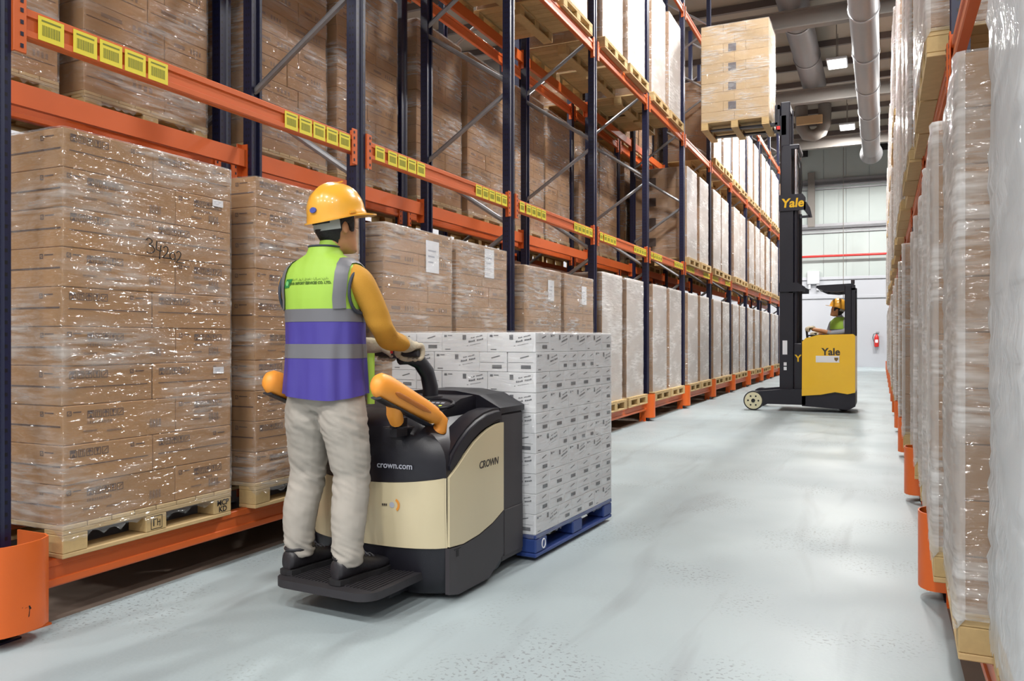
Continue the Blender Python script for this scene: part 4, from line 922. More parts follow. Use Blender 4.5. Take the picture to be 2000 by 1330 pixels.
# --- the worker on the truck (front = +y, soles at z = 0)
PW = thing('person', 'worker in yellow helmet and lime and violet vest riding the pallet truck', 'person', (-2.36, 3.03, .15), (0, 0, math.radians(-2)))
Minv = PW.matrix_basis.inverted() @ TR.matrix_basis
GR = Minv @ (TH + Vector((.085, 0, 0))); GL = Minv @ (TH + Vector((-.085, 0, 0)))
WR = GR + Vector((.03, -.10, .045)); WLh = GL + Vector((-.05, -.09, .035))
HC = Vector((.03, .045, 1.625)); HYAW, HPIT = math.radians(-16), math.radians(6)
bodyparts = [
    ('trouser', [(0, 0, .78), (0, -.005, .86), (0, -.01, .95), (0, -.005, 1.02)], [(.15, .10), (.17, .125), (.165, .125), (.15, .11)]),
    ('lime', [(0, -.005, 1.0), (0, 0, 1.1), (0, .0, 1.25), (0, -.01, 1.36), (.0, -.012, 1.43), (.005, -.01, 1.475)], [(.155, .11), (.16, .112), (.175, .118), (.185, .115), (.15, .095), (.075, .065)]),
    ('skin', [(.005, -.01, 1.42), (.012, .0, 1.48), (.02, .015, 1.55), (.025, .03, 1.60)], [(.06, .06), (.056, .056), (.054, .056), (.05, .055)]),
    ('trouser', [(.085, 0, .84), (.10, .0, .74), (.12, .02, .58), (.127, .03, .455), (.14, -.005, .30), (.142, -.02, .17), (.142, -.012, .075)], [.112, .112, .098, .085, .083, .072, .068]),
    ('trouser', [(-.085, 0, .84), (-.105, .005, .74), (-.135, .035, .58), (-.15, .05, .455), (-.165, .015, .30), (-.168, .005, .17), (-.168, .012, .075)], [.112, .112, .098, .085, .083, .072, .068]),
    ('sleeve', [(.15, -.01, 1.40), (.20, -.005, 1.365), (.235, .03, 1.28), (.255, .085, 1.165), (.235, .17, 1.11), tuple(WR.lerp(Vector((.235, .17, 1.11)), .35)), tuple(WR)], [.06, .066, .06, .056, .054, .047, .036]),
    ('sleeve', [(-.15, -.01, 1.40), (-.20, -.005, 1.365), (-.225, .04, 1.28), (-.235, .11, 1.165), (-.17, .20, 1.11), tuple(WLh.lerp(Vector((-.17, .20, 1.11)), .35)), tuple(WLh)], [.06, .066, .06, .056, .054, .047, .036]),
]
hd = head_rings(HC, HYAW, HPIT)
bme = figure(bodyparts, .0075, hd)
# cloth folds in trousers and sleeves
n = len(bme.vertices); Vv = np.empty(n * 3); bme.vertices.foreach_get('co', Vv); Vv = Vv.reshape(-1, 3); Nn = np.empty(n * 3); bme.vertices.foreach_get('normal', Nn); Nn = Nn.reshape(-1, 3)
z = Vv[:, 2]; leg = np.clip((.84 - z) / .05, 0, 1)
fold = np.zeros(n)
from mathutils import noise as _nz
amp = .0035 + .010 * np.exp(-((z - .45) / .07) ** 2) + .012 * np.exp(-((z - .12) / .055) ** 2) + .008 * np.exp(-((z - .72) / .06) ** 2)
fold = np.array([(1 - 2 * abs(_nz.noise(Vector((q[0] * 9 + 3, q[1] * 9, q[2] * 30 + 14 * q[0] + 6 * q[1]))))) * .6 + .4 * _nz.noise(Vector((q[0] * 16, q[1] * 16, q[2] * 12))) - .25 if q[2] < .86 else 0 for q in Vv]) * amp
arm = ((np.abs(Vv[:, 0]) > .17) | (Vv[:, 1] > .13)) & (z > .95) & (z < 1.36)
fa = .0042 * np.sin(z * 75 + 26 * Vv[:, 1] + 2 * np.sin(30 * Vv[:, 0])) * np.exp(-((z - 1.12) / .09) ** 2)
Vv += Nn * (fold * leg + fa * arm)[:, None]; bme.vertices.foreach_set('co', Vv.ravel()); bme.update()
ob('body', bme, PW)
# hair under the helmet
def hair_shell(Mh, parent):
    zp = [-.118, -.112, -.095, -.07, -.04, -.01, .025, .06, .09, .11, .12]; rxp = [.02, .04, .052, .06, .066, .071, .075, .076, .066, .045, .015]; ryp = [.03, .045, .062, .075, .084, .091, .097, .098, .086, .06, .02]; yop = [.055, .05, .032, .018, .008, 0, -.002, -.004, -.006, -.006, -.006]
    zs = np.linspace(-.085, .1, 26); az = np.linspace(-118, 118, 60); mb = MB(); idx = {}
    def low(a):
        a = abs(a); return float(np.interp(a, [0, 45, 62, 78, 96, 104, 118], [-.082, -.078, -.05, .0, .022, -.02, -.012]))
    for lay, sc in ((0, 1.0), (1, .9)):
        for i, z_ in enumerate(zs):
            for j, a in enumerate(az):
                t = math.radians(270 + a); zz = max(z_, low(a) - .004 * math.sin(j * 2.1))
                rx, ry, yo = (float(np.interp(zz, zp, q)) for q in (rxp, ryp, yop)); k = (1.11 if zz > -.06 else 1.11) * sc
                back = .012 * max(0, -math.sin(t)) * (1 if zz < .0 else .5) * sc
                idx[lay, i, j] = len(mb.v); mb.v.append(tuple(Mh @ Vector((rx * k * math.cos(t), yo + ry * k * math.sin(t) - back, zz))))
        for i in range(len(zs) - 1):
            for j in range(len(az) - 1): mb.f.append((idx[lay, i, j], idx[lay, i, j + 1], idx[lay, i + 1, j + 1], idx[lay, i + 1, j])); mb.m.append(0)
    for j in range(len(az) - 1): mb.f.append((idx[0, 0, j], idx[0, 0, j + 1], idx[1, 0, j + 1], idx[1, 0, j])); mb.m.append(0)
    return ob('hair', mb.build('hair', M['hair'], 70), parent)
hair_shell(hd[1], PW)
Mhat = hd[1] @ Matrix.Translation((0, .004, .055)) @ Matrix.Rotation(math.radians(5), 4, 'X')
hat = helmet_parts(PW, Mhat)
band(hat, 'nape_band', Mhat, -.055, -.012, 205, 335, .096, .118, 'harness'); band(hat, 'nape_slot', Mhat, -.024, -.012, 250, 312, .0995, .122, 'black')
sa = math.radians(281); sp_, sn = Vector((.1235 * math.cos(sa), .1437 * math.sin(sa), .042)), Vector((math.cos(sa) * .97, math.sin(sa) * .97, .2)).normalized(); st_ = Vector((-math.sin(sa), math.cos(sa), 0))
mb = MB(); mb.loft([[Mhat @ (sp_ + sn * o + st_ * (.019 * math.cos(k * math.pi / 10)) + sn.cross(st_) * (.013 * math.sin(k * math.pi / 10))) for k in range(20)] for o in (-.004, .0022)])
st = mb.build('helmet_sticker', mat('blue_sticker', srgb(74, 88, 168), .4)); ob('helmet_sticker', st, hat)
# vest
VZ = [(.842, .208, .148), (.90, .204, .146), (.96, .200, .142), (1.019, .196, .139), (1.05, .195, .138), (1.084, .194, .137), (1.13, .194, .137), (1.185, .194, .138), (1.215, .194, .139), (1.243, .195, .140), (1.29, .197, .140), (1.33, .207, .137), (1.37, .213, .131), (1.405, .212, .122), (1.435, .198, .11), (1.46, .168, .098), (1.482, .125, .087), (1.50, .083, .08), (1.52, .073, .074), (1.535, .069, .071)]
def vest_ring(zz, off=0.0, a0=0, a1=360, n=72):
    hw = float(np.interp(zz, [v[0] for v in VZ], [v[1] for v in VZ])) + off; hd_ = float(np.interp(zz, [v[0] for v in VZ], [v[2] for v in VZ])) + off; o = []
    k = min(1, max(0, (1.25 - zz) / .25))
    for i in range(n + (0 if a1 - a0 == 360 else 1)):
        a = math.radians(a0 + (a1 - a0) * i / n); e = .82
        cx, sy = math.cos(a), math.sin(a)
        x = hw * math.copysign(abs(cx) ** e, cx); y = hd_ * math.copysign(abs(sy) ** e, sy)
        f = 1 + k * .03 * math.sin(a * 7 + zz * 3) + k * .02 * math.sin(a * 12 + 2 - zz * 2)
        o.append((x * f, y * f - .006, zz + (.012 * math.sin(a * 2 + .6) if zz < .85 else 0)))
    return o
def vest_shell(name, z0, z1, m, parent, off=0.0, steps=None, th=.004, a0=0, a1=360):
    zs = sorted(set([z0, z1] + [v[0] for v in VZ if z0 < v[0] < z1] + [z0 + (z1 - z0) * i / 6 for i in range(7)]))
    o = [vest_ring(zz, off, a0, a1) for zz in zs]; q = [vest_ring(zz, off - th, a0, a1) for zz in zs]
    mb = MB(); mb.loft(o + q[::-1] + [o[0]], 0, False, closed=(a1 - a0 == 360)); return ob(name, mb.build(name, M[m], 60), parent)
vest = vest_shell('vest', 1.243, 1.535, 'lime', PW)
vest_shell('reflective_band', 1.185, 1.243, 'reflect', vest, .0015); vest_shell('vest_panel', 1.084, 1.185, 'purple', vest)
vest_shell('reflective_band', 1.019, 1.084, 'reflect', vest, .0015); vest_shell('vest_panel', .842, 1.019, 'purple', vest)
# vertical shoulder bands, front and back
for s in (1, -1):
    ang_b = [(1.243, -38), (1.30, -40), (1.36, -42), (1.405, -42), (1.44, -36), (1.462, -22), (1.468, 0), (1.462, 22), (1.44, 36), (1.405, 42), (1.36, 42), (1.30, 40), (1.243, 38)]
    def vp(zz, deg, off):
        hw = float(np.interp(zz, [v[0] for v in VZ], [v[1] for v in VZ])) + off; hd_ = float(np.interp(zz, [v[0] for v in VZ], [v[2] for v in VZ])) + off; a = math.radians(deg); cx, sy = math.cos(a), math.sin(a)
        return Vector((s * hw * abs(cx) ** .82, hd_ * math.copysign(abs(sy) ** .82, sy) - .006, zz))
    o = []; fine_ = []
    for k in range(len(ang_b) - 1):
        for t in range(4): fine_.append(tuple(ang_b[k][c] + (ang_b[k + 1][c] - ang_b[k][c]) * t / 4 for c in (0, 1)))
    fine_.append(ang_b[-1]); cs_ = [vp(a_, b_, .002) for a_, b_ in fine_]
    for k, (zz, dg) in enumerate(fine_):
        c = cs_[k]; tg = (cs_[min(k + 1, len(cs_) - 1)] - cs_[max(k - 1, 0)]).normalized()
        nrm = (vp(zz, dg + 2, .002) - vp(zz, dg - 2, .002)).cross(vp(zz + .006, dg, .002) - vp(zz - .006, dg, .002)).normalized()
        if nrm.dot(c - Vector((0, 0, 1.25))) < 0: nrm = -nrm
        sd_ = tg.cross(nrm).normalized(); o.append([c - sd_ * .03 + nrm * .002, c - sd_ * .015 + nrm * .0055, c + nrm * .0065, c + sd_ * .015 + nrm * .0055, c + sd_ * .03 + nrm * .002, c + sd_ * .015 - nrm * .004, c - sd_ * .015 - nrm * .004])
    mb = MB(); mb.loft(o); ob('shoulder_band', mb.build('shoulder_band', M['reflect'], 60), vest)
    # dark edging round the armhole
    ring = []
    for i in range(25):
        a = 2 * math.pi * i / 24; ring.append((s * (.208 + .004 * math.cos(a) + .004 * math.sin(a)), -.004 + .082 * math.cos(a), 1.325 + .1 * math.sin(a)))
    mb = MB(); mb.tube(ring, .0075, 8, cap=False); ob('armhole_edging', mb.build('armhole_edging', M['vest_edge'], 50), vest)
mb = MB(); mb.tube([tuple(p) for p in vest_ring(1.536, .0)] + [vest_ring(1.536, 0)[0]], .005, 6, cap=False); ob('collar_edging', mb.build('collar_edging', M['vest_edge'], 50), vest)
def on_vest(name, me, x, zz, parent=vest, scale=1.0):
    """wrap a flat print onto the back of the vest"""
    me = me.copy()
    for v in me.vertices:
        X, Z = x + v.co.x * scale, zz + v.co.y * scale
        hw = float(np.interp(Z, [q[0] for q in VZ], [q[1] for q in VZ])); hd_ = float(np.interp(Z, [q[0] for q in VZ], [q[2] for q in VZ]))
        cx = min(.999, abs(X) / hw) ** (1 / .82); sy = math.sqrt(1 - cx * cx); v.co = Vector((X, -hd_ * sy ** .82 - .006 - .0025, Z))
    return ob(name, me, parent)
M['print_green'] = mat('dark_green_print', srgb(70, 100, 28), .7); M['logo_green'] = mat('green_logo', srgb(40, 128, 62), .7); M['logo_pale'] = mat('pale_logo', srgb(120, 200, 120), .7)
on_vest('lettering', text_mesh('LUNA IMPORT SERVICES CO. LTD.', .0158, M['print_green'], extrude=0, offset=.0008), .012, 1.36)
on_vest('lettering', text_mesh('شركة لونا لخدمات الاستيراد', .0145, M['print_green'], extrude=0), .012, 1.379)
mb = MB(); 
for i in range(6):
    a, b = i / 6, (i + 1) / 6; mb.add([(-.034 + .018 * 0 + a * .046 - .0, -.02, 0), (-.034 + b * .046, -.02, 0), (-.012 + b * .046, .02, 0), (-.012 + a * .046, .02, 0)], [(0, 1, 2, 3)])
mb.add([(-.004 + .012 * math.cos(i * .7), .012 * math.sin(i * .7), 0.0) for i in range(9)], [tuple(range(9))], 1)
on_vest('logo', mb.build('logo', [M['logo_green'], M['logo_pale']]), -.118, 1.362)
mb = MB(); mb.loft([[(.150, .118, zz), (.172, .126, zz), (.176, .14, zz), (.154, .15 + .01 * math.sin(zz * 40), zz)] for zz in (.80, .86, .92, .98, 1.04)]); ob('vest_front_edge', mb.build('vest_front_edge', M['lime'], 60), vest)
glove(PW, GR, 1, wrist=WR); glove(PW, GL, -1, wrist=WLh)
# safety shoes
def shoe(parent, x, y, yaw):
    Ms = Matrix.Translation((x, y, 0)) @ Matrix.Rotation(yaw, 4, 'Z') @ Matrix.Diagonal((1.14, 1.12, 1.08, 1))
    secs = [(-.085, .028, .02, .085), (-.075, .036, .018, .10), (-.04, .04, .016, .112), (.0, .041, .016, .115), (.04, .041, .016, .10), (.08, .045, .016, .086), (.12, .05, .016, .074), (.16, .05, .016, .068), (.195, .042, .017, .058), (.215, .026, .019, .042)]
    mb = MB(); rg = []
    for yy, hw, z0, z1 in secs:
        rg.append([Ms @ Vector((hw * math.copysign(abs(math.cos(a)) ** .75, math.cos(a)), yy, z0 + (z1 - z0) * (.5 + .5 * math.copysign(abs(math.sin(a)) ** .8, math.sin(a))))) for a in [2 * math.pi * i / 18 for i in range(18)]])
    mb.loft(rg); s = ob('shoe', mb.build('shoe', M['shoe'], 60), parent)
    mb = MB(); ol = [(.034, -.09), (.044, -.05), (.043, 0), (.047, .06), (.054, .12), (.053, .17), (.042, .205), (.02, .222), (-.02, .222), (-.042, .205), (-.053, .17), (-.054, .12), (-.047, .06), (-.043, 0), (-.044, -.05), (-.034, -.09), (-.015, -.099), (.015, -.099)]
    mb.prism(ol, 0.0005, .022, 'z', 0, Ms); ob('sole', mb.build('sole', M['sole']), s)
    mb = MB()
    for k in range(4): 
        yy = .045 + k * .022; mb.tube([Ms @ Vector((-.026, yy, .093 - k * .004)), Ms @ Vector((0, yy + .006, .104 - k * .0055)), Ms @ Vector((.026, yy, .093 - k * .004))], .003, 6)
    mb.tube([Ms @ Vector((0, .035, .11)), Ms @ Vector((.022, .05, .122)), Ms @ Vector((.036, .062, .098))], .0025, 6); ob('lace', mb.build('lace', M['lace']), s)
    mb = MB(); cr = [Ms @ Vector((.047 * math.cos(a), -.012 + .062 * math.sin(a), .105)) for a in [2 * math.pi * i / 20 for i in range(21)]]; mb.tube(cr, .011, 8, cap=False); ob('shoe_collar', mb.build('shoe_collar', M['shoe'], 60), s)
shoe(PW, .142, .0, math.radians(-6)); shoe(PW, -.168, .025, math.radians(-4))
# ------------------------------------------------------------------ reach truck with raised pallet (front = +x local, the near side is +y)
M['yellow'] = mat('truck_yellow', srgb(246, 194, 34), 0.35, var=0.04, scale=3, coat=0.3)
M['mast'] = mat('mast_black', srgb(26, 25, 36), 0.45)
M['chrome'] = mat('cylinder_chrome', srgb(190, 192, 198), 0.2, metal=0.9)
M['wheel_cream'] = mat('wheel_cream', srgb(214, 206, 172), 0.5)
M['yale_yellow'] = mat('yellow_lettering', srgb(232, 184, 20), 0.5)
FK = thing('reach_truck', 'yellow and black reach truck lifting a pallet at the end of the aisle', 'forklift', (-.40, 15.42, 0), (0, 0, math.pi))
# body
mb = MB(); prof = [(.0, .36), (.0, 1.33), (.03, 1.36), (.6, 1.345), (.80, 1.29), (.855, 1.23), (.86, .28), (.55, .31), (.32, .36), (.12, .33)]
mb.prism(prof, .52, .60, 'y'); mb.prism(prof, -.60, -.52, 'y'); mb.box(0, .06, -.52, .52, .36, 1.33)
ob('body_cover', mb.build('body_cover', M['yellow'], 30), FK)
mb = MB(); mb.prism([(.0, .12), (.0, .36), (.12, .33), (.32, .36), (.55, .31), (.86, .28), (.86, .1), (.1, .06)], -.58, .58, 'y'); mb.box(.06, .82, -.51, .51, .3, .95); ob('chassis', mb.build('chassis', M['mast']), FK)
ob('seat', MB().rbox(.12, .62, -.3, .3, .93, 1.0, .04, 3).build('seat', M['rubber'], 40), FK); ob('seat_back', MB().rbox(.07, .17, -.28, .28, .98, 1.55, .04, 3).build('seat_back', M['rubber'], 40), FK)
mb = MB(); mb.cbox(.86, 1.0, -.5, .5, .25, 1.2, .015); ob('battery_compartment', mb.build('battery_compartment', M['mast']), FK)
mb = MB(); mb.box(.62, .88, -.5, .5, 1.2, 1.26); mb.tube([(.78, .35, 1.24), (.80, .35, 1.42), (.74, .35, 1.44)], .02, 8); mb.cyl((.7, .1, 1.26), (.7, .1, 1.33), .02, 8); ob('control_panel', mb.build('control_panel', M['rubber']), FK)
mb = MB(); mb.tube([(.7 + .1 * math.cos(i * math.pi / 8), .1 + .1 * math.sin(i * math.pi / 8), 1.34) for i in range(17)], .013, 8, cap=False); ob('steering_wheel', mb.build('steering_wheel', M['rubber'], 50), FK)
# straddle legs and load wheels
for s in (1, -1):
    mb = MB(); mb.prism([(.8, .12), (.8, .40), (1.25, .38), (1.62, .34), (1.70, .34), (1.82, .28), (1.70, .12)], s * .44, s * .58, 'y'); lg = ob('straddle_leg', mb.build('straddle_leg', M['mast']), FK)
    mb = MB(); mb.cyl((1.68, s * .46, .175), (1.68, s * .605, .175), .172, 28, 0); wh = ob('load_wheel', mb.build('load_wheel', M['rubber'], 40), lg)
    mb = MB(); mb.cyl((1.68, s * .605, .175), (1.68, s * .615, .175), .15, 28, 0); mb.cyl((1.68, s * .615, .175), (1.68, s * .622, .175), .035, 14, 1)
    for k in range(6): a = k * math.pi / 3; mb.cyl((1.68 + .09 * math.cos(a), s * .615, .175 + .09 * math.sin(a)), (1.68 + .09 * math.cos(a), s * .618, .175 + .09 * math.sin(a)), .016, 8, 1)
    ob('wheel_disc', mb.build('wheel_disc', [M['wheel_cream'], M['black']]), wh)
mb = MB(); mb.cyl((.2, -.1, .15), (.2, .1, .15), .15, 24); ob('drive_wheel', mb.build('drive_wheel', M['rubber'], 40), FK)
# mast
for s in (1, -1):
    mb = MB(); mb.prism([(1.02, s * .42), (1.25, s * .42), (1.25, s * .34), (1.22, s * .34), (1.22, s * .395), (1.05, s * .395), (1.05, s * .34), (1.02, s * .34)], .16, 3.62, 'z'); ob('outer_rail', mb.build('outer_rail', M['mast']), FK)
    mb = MB(); mb.box(1.06, 1.21, s * .34 - .03, s * .34 + .03, .3, 4.72); ob('middle_rail', mb.build('middle_rail', M['mast']), FK)
    mb = MB(); mb.box(1.08, 1.25, s * .29 - .03, s * .29 + .03, 1.9, 5.55, c=.02); ob('inner_rail', mb.build('inner_rail', M['mast']), FK)
    mb = MB(); mb.cyl((.98, s * .36, .5), (.98, s * .36, 3.6), .045, 12, 0); mb.cyl((.98, s * .36, 3.6), (.98, s * .36, 4.66), .026, 12, 1); ob('lift_cylinder', mb.build('lift_cylinder', [M['mast'], M['chrome']], 40), FK)
mb = MB(); mb.box(1.0, 1.1, -.42, .42, 2.1, 2.2); mb.prism([(.82, 2.12), (.82, 2.2), (.95, 2.28), (1.26, 2.28), (1.26, 2.12)], .40, .44, 'y'); mb.prism([(.82, 2.12), (.82, 2.2), (.95, 2.28), (1.26, 2.28), (1.26, 2.12)], -.44, -.40, 'y'); ob('mast_crosshead', mb.build('mast_crosshead', M['mast']), FK)
mb = MB(); mb.box(.92, 1.22, -.36, .36, 4.66, 4.76, c=.02); mb.box(1.1, 1.22, -.3, .3, 5.44, 5.55); mb.box(1.0, 1.08, -.38, .38, 3.5, 3.62); ob('mast_bridge', mb.build('mast_bridge', M['mast']), FK)
mb = MB(); mb.prism([(.81, 3.62), (.81, 3.78), (.86, 3.85), (1.255, 3.85), (1.255, 3.56), (.81, 3.56)], .424, .44, 'y'); mb.prism([(.70, 3.42), (.74, 3.42), (.84, 3.56), (.84, 3.7), (.80, 3.7), (.74, 3.6)], .40, .44, 'y'); mb.box(.74, .9, .40, .44, 3.42, 3.46); sg = ob('name_plate', mb.build('name_plate', M['mast']), FK)
letter('lettering', 'Yale', .22, M['yale_yellow'], (-1, 0, 0), (0, 0, 1), (1.03, .4405, 3.69), sg, offset=.006, shear=.12)
mb = MB(); mb.tube([(.96, .3, 4.6), (.90, .32, 4.4), (.89, .32, 4.0), (.92, .32, 3.7)], .018, 8); mb.tube([(.99, .2, 4.6), (.93, .22, 4.3), (.93, .22, 3.7)], .014, 8); ob('hose', mb.build('hose', M['black'], 50), FK)
mb = MB(); mb.box(1.12, 1.2, .4205, .4215, 1.0, 1.25); mb.box(1.13, 1.18, .4205, .4215, .72, .78, 0); mb.box(1.13, 1.18, .4205, .4215, .80, .86, 0); ob('mast_label', mb.build('mast_label', M['paper']), FK)
# carriage and forks up high
mb = MB(); mb.box(1.25, 1.30, -.4, .4, 5.02, 5.10); mb.box(1.25, 1.30, -.4, .4, 5.40, 5.48); mb.box(1.25, 1.29, -.4, -.34, 5.02, 5.48); mb.box(1.25, 1.29, .34, .4, 5.02, 5.48); mb.box(1.15, 1.25, .2, .32, 4.95, 5.3); mb.box(1.15, 1.25, -.32, -.2, 4.95, 5.3); ob('carriage', mb.build('carriage', M['mast']), FK)
for s in (1, -1):
    mb = MB(); mb.box(1.30, 1.345, s * .26 - .06, s * .26 + .06, 5.15, 5.5); mb.prism([(1.30, 5.145), (1.30, 5.19), (2.5, 5.185), (2.5, 5.165)], s * .26 - .06, s * .26 + .06, 'y'); ob('fork', mb.build('fork', M['mast']), FK)
ob('tail_lamp', MB().box(1.24, 1.30, .40, .44, 5.03, 5.09).build('tail_lamp', M['red']), FK)
# overhead guard
for y in (.5, -.5):
    mb = MB(); mb.box(.06, .17, y - .05, y + .05, 1.3, 2.2, c=.012); mb.box(.0, .06, y - .04, y + .04, 1.3, 2.15); ob('guard_post', mb.build('guard_post', M['mast']), FK)
mb = MB(); mb.prism([(.0, 2.12), (.0, 2.2), (.05, 2.23), (.62, 2.21), (.63, 2.17), (.5, 2.11), (.3, 2.09)], .46, .54, 'y'); mb.prism([(.0, 2.12), (.0, 2.2), (.05, 2.23), (.62, 2.21), (.63, 2.17), (.5, 2.11), (.3, 2.09)], -.54, -.46, 'y'); gd = ob('overhead_guard', mb.build('overhead_guard', M['mast']), FK)
for k in range(6): ob('guard_bar', MB().box(.04 + k * .105, .075 + k * .105, -.47, .47, 2.15, 2.19).build('guard_bar', M['mast']), gd)
mb = MB(); mb.cyl((.04, .5, 2.22), (.04, .5, 2.29), .03, 10); ob('beacon', mb.build('beacon', M['truck_grey']), gd)
# lettering and plate
letter('lettering', 'Yale', .17, M['dark_ink'], (-1, 0, 0), (0, 0, 1), (.385, .6008, 1.05), FK, offset=.005)
mb = MB(); mb.box(.25, .63, .60, .602, .87, .985); mb.box(.25, .255, .602, .6025, .88, .97, 1)
pn = ob('name_sticker', mb.build('name_sticker', [M['paper'], M['pale_ink']]), FK)
mb = MB(); mb.prism([(.30 - .032, .955), (.30 + .032, .955), (.30 + .03, .92), (.30, .888), (.30 - .03, .92)], .602, .6035, 'y', 0); ob('sticker_emblem', mb.build('sticker_emblem', mat('brown_emblem', srgb(120, 92, 40), .5)), pn)
letter('lettering', 'Yale', .16, M['yale_yellow'], (-1, 0, 0), (0, 0, 1), (.80, .5015, .98), FK, offset=.004) if False else None
letter('lettering', 'Y', .17, M['yale_yellow'], (-1, 0, 0), (0, 0, 1), (.93, .5012, .93), FK, offset=.004)
# the raised load
LD_pale = Load(1.2, 1.0, 10, .176, m='carton_pale', filmm='film_clear', seed=21, amp=.004, **BR)
RL = LD_pale.place((-2.42, 15.37, 5.125), 0, 'pale carton load raised high on the forks of the yellow truck', 'raised load', 2, name='pallet_load')
del RL['group']
sq = MB().box(-.07, .07, -.0006, 0, -.072, .072).build('dark_mark', mat('dark_square_print', srgb(92, 84, 88), .7))
cs = [o for o in RL.children if o.name.startswith('carton')]
for L_ in (1, 3, 5, 7):
    best = [c for c in cs if abs(c.location.z - (PH + (L_ + .0) * .176)) < .02 and c.location.y < -.1]
    best = sorted(best, key=lambda c: abs(c.location.x - .02))[0]
    dy = best.data.vertices; mn = min(v.co.y for v in dy)
    ob('dark_mark', sq, best, (-.06 - best.location.x + .02, mn - .0004, .088))
# driver
DV = thing('person', 'driver in yellow helmet and lime vest looking up from the yellow truck', 'person', (-.40 - .27, 15.42 - .06, .55), (0, 0, math.radians(128)))
dhc = Vector((.0, .05, 1.235)); dh = head_rings(dhc, math.radians(-42), math.radians(14))
DVinv = DV.matrix_basis.inverted() @ FK.matrix_basis
hR = DVinv @ Vector((.76, .35, 1.44)); hL = DVinv @ Vector((.70, .0, 1.35))
if hR.x < hL.x: hR, hL = hL, hR
dparts = [('trouser', [(0, .0, .46), (0, -.01, .56), (0, -.01, .66)], [(.16, .12), (.17, .13), (.16, .12)]),
    ('shirt_grey', [(0, -.01, .62), (0, 0, .76), (0, 0, .90), (0, -.01, 1.0), (0, -.01, 1.07), (0, -.005, 1.11)], [(.16, .115), (.165, .115), (.18, .12), (.185, .115), (.15, .095), (.08, .065)]),
    ('skin', [(0, -.01, 1.06), (0, .0, 1.12), (0, .02, 1.18), (0, .035, 1.23)], [.056, .054, .052, .05]),
    ('trouser', [(.09, .0, .52), (.10, .14, .53), (.10, .27, .52), (.10, .30, .3), (.10, .28, .08)], [.1, .09, .075, .065, .055]),
    ('trouser', [(-.09, .0, .52), (-.10, .14, .53), (-.10, .27, .52), (-.10, .30, .3), (-.10, .28, .08)], [.1, .09, .075, .065, .055]),
    ('shirt_grey', [(.15, -.01, 1.03), (.2, 0, 1.0), (.24, .05, .86), tuple(Vector((.24, .05, .86)).lerp(hR, .45) - Vector((0, 0, .05)))], [.058, .064, .055, .05]),
    ('skin', [tuple(Vector((.24, .05, .86)).lerp(hR, .35) - Vector((0, 0, .05))), tuple(Vector((.24, .05, .86)).lerp(hR, .75)), tuple(hR - Vector((0, .05, -.01)))], [.044, .038, .03]),
    ('shirt_grey', [(-.15, -.01, 1.03), (-.2, 0, 1.0), (-.24, .05, .86), tuple(Vector((-.24, .05, .86)).lerp(hL, .45) - Vector((0, 0, .05)))], [.058, .064, .055, .05]),
    ('skin', [tuple(Vector((-.24, .05, .86)).lerp(hL, .35) - Vector((0, 0, .05))), tuple(Vector((-.24, .05, .86)).lerp(hL, .75)), tuple(hL - Vector((0, .05, -.01)))], [.044, .038, .03])]
ob('body', figure(dparts, .011, dh), DV)
dhat = helmet_parts(DV, dh[1] @ Matrix.Translation((0, .0, .055)))
band(dhat, 'nape_band', dh[1] @ Matrix.Translation((0, .0, .055)), -.055, -.012, 205, 335, .096, .118, 'harness')
hair_shell(dh[1], DV)
glove(DV, hR, 1, wrist=hR + Vector((0, -.09, .02))); glove(DV, hL, -1, wrist=hL + Vector((0, -.09, .02)))
dv = [(.64, .172, .128), (.78, .175, .128), (.80, .176, .128), (.86, .18, .13), (.92, .19, .132), (1.0, .195, .127), (1.04, .18, .118), (1.075, .14, .1), (1.1, .10, .085), (1.115, .08, .075)]
def dring(zz, off, n=40):
    hw = float(np.interp(zz, [q[0] for q in dv], [q[1] for q in dv])) + off; h2 = float(np.interp(zz, [q[0] for q in dv], [q[2] for q in dv])) + off
    return [(hw * math.copysign(abs(math.cos(a)) ** .82, math.cos(a)), h2 * math.copysign(abs(math.sin(a)) ** .82, math.sin(a)) - .004, zz) for a in [2 * math.pi * i / n for i in range(n)]]
def dshell(nm, z0, z1, m, par):
    zs = sorted(set([z0, z1] + [q[0] for q in dv if z0 < q[0] < z1])); mb = MB(); o = [dring(zz, .002) for zz in zs]; q = [dring(zz, -.002) for zz in zs]; mb.loft(o + q[::-1] + [o[0]], 0, False); return ob(nm, mb.build(nm, M[m], 60), par)
dvest = dshell('vest', .90, 1.115, 'lime', DV); dshell('reflective_band', .84, .90, 'reflect', dvest); dshell('vest_panel', .64, .84, 'purple', dvest)
for s in (1, -1): shoe(DV, s * .10, .27, 0)
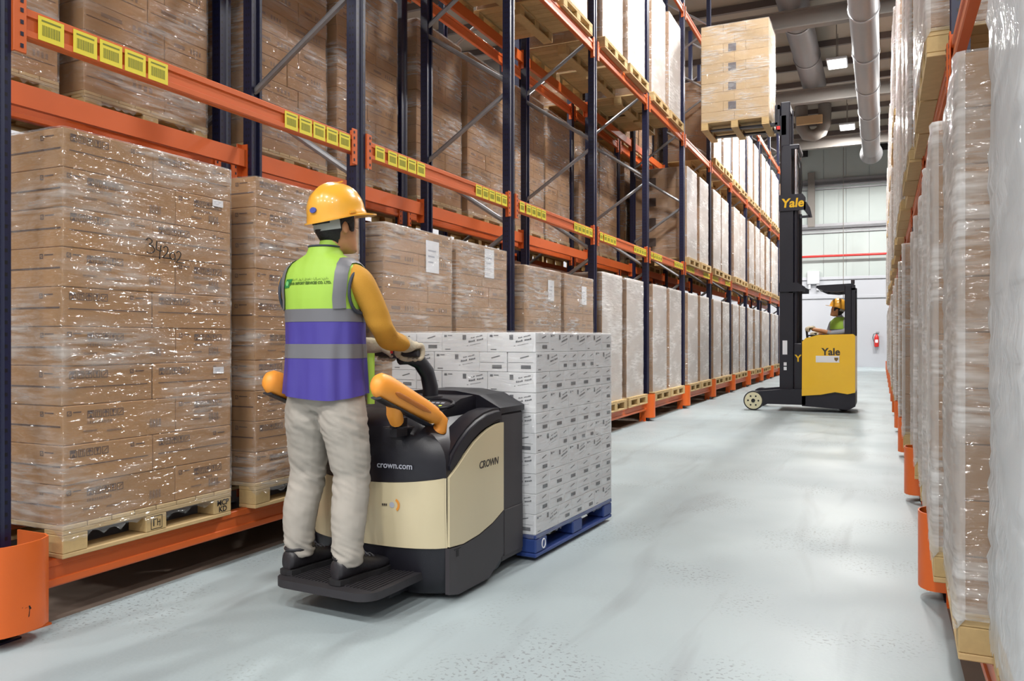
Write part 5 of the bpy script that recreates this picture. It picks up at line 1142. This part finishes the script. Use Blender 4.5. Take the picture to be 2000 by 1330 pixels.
# ------------------------------------------------------------------ small marks on the near loads
def strokes(name, lines, r, m, parent, Mx):
    mb = MB()
    for ln in lines:
        p, q = chain([(a, b, 0) for a, b in ln], [r] * len(ln), sub=4); mb.tube(p, r, 6, 0, True, Mx)
    return ob(name, mb.build(name, M[m], 60), parent)
digits = [
    [[(.0, .85), (.12, 1.0), (.26, .92), (.22, .72), (.1, .6), (.25, .55), (.33, .35), (.22, .12), (.02, .02), (-.06, .08)]],
    [[(.5, .95), (.44, .6), (.42, .42), (.56, .36), (.68, .42)], [(.68, .75), (.6, .4), (.52, -.05), (.5, -.2)]],
    [[(.78, .62), (.9, .78), (1.0, .66), (.92, .36), (.74, .06), (.72, -.02), (.9, .02), (1.06, .06)]],
    [[(1.22, .5), (1.08, .36), (1.04, .12), (1.14, .0), (1.28, .12), (1.3, .36), (1.22, .5)]],
    [[(1.4, .52), (1.52, .68), (1.62, .54), (1.52, .24), (1.34, -.1), (1.5, -.08), (1.72, -.04)]]]
hm = frame((0, 1, 0), (0, -.18, 1), (.6125, -.06, 1.385))
sc = Matrix.Diagonal((.125, .078, .1, 1))
mbm = MB()
for dg in digits:
    for ln in dg:
        p, q = chain([(a * .125, (b - a * .2) * .078, 0) for a, b in ln], [.0026] * len(ln), sub=4); mbm.tube(p, [.0026] * len(p), 6, 0, True, hm)
ob('handwriting', mbm.build('handwriting', M['ink_dark'], 60), NEAR_LOAD)
def sheet(load, y, z, w_, h_, lines=True, x=.6015):
    mb = MB(); mb.box(x, x + .0012, y - w_ / 2, y + w_ / 2, z - h_ / 2, z + h_ / 2)
    if lines:
        for k in range(3): mb.box(x + .0012, x + .0016, y - w_ * .35, y + w_ * (.05 + .1 * k), z - h_ * .2 + k * h_ * .18, z - h_ * .2 + k * h_ * .18 + h_ * .05, 1)
    o = ob('paper_label', mb.build('paper_label', [M['paper'], M['pale_ink']]), load); o['label'] = 'white paper label'
sheet(NEAR_LOAD, .40, 1.70, .075, .036); sheet(NEAR_LOAD, .405, .80, .075, .034)
for nm, y, z, w_, h_ in (('film wrapped carton load on the floor beam, second bay of the left rack, nearer slot', .18, 1.62, .2, .25), ('film wrapped carton load on the floor beam, second bay of the left rack, farther slot', .12, 1.66, .19, .26), ('film wrapped carton load on the floor beam, third bay of the left rack, nearer slot', .2, 1.5, .17, .22), ('film wrapped carton load on the floor beam, third bay of the left rack, farther slot', .15, 1.5, .17, .22)):
    for o in list(COL.objects):
        if o.get('label') == nm: sheet(o, y, z, w_, h_, True, .6015)
# stamps on the pallet blocks of the nearest load
for y, t1, t2 in ((.438, 'MCP', 'KD'),):
    put(ob('block_stamp', text_mesh(t1, .042, M['ink_dark'], extrude=.0003, offset=.001), NEAR_LOAD), frame((0, 1, 0), (0, 0, 1), (.6008, y, .078)))
    put(ob('block_stamp', text_mesh(t2, .042, M['ink_dark'], extrude=.0003, offset=.001), NEAR_LOAD), frame((0, 1, 0), (0, 0, 1), (.6008, y, .043)))
mb = MB()
for a, b, c, d in ((-.034, .034, .092, .095), (-.034, .034, .03, .033), (-.034, -.031, .03, .095), (.031, .034, .03, .095), (-.02, -.014, .045, .08), (-.02, .0, .076, .08), (.004, .024, .06, .064), (.004, .008, .045, .08), (.018, .022, .04, .075)): mb.box(.6004, .6008, a, b, c, d)
ob('block_stamp', mb.build('block_stamp', M['ink_dark']), NEAR_LOAD)
# dark squares on the end of the first load of the filled middle level
sqm = MB().box(-.07, .07, -.0006, 0, -.08, .08).build('dark_mark', mat('dark_end_print', srgb(58, 44, 38), .8))
for o in list(COL.objects):
    if o.get('label') == 'silver wrapped load on the middle beam, sixth bay of the left rack, nearer slot':
        for k in range(4): ob('dark_mark', sqm, o, (-.1, -.505, .45 + k * .38))
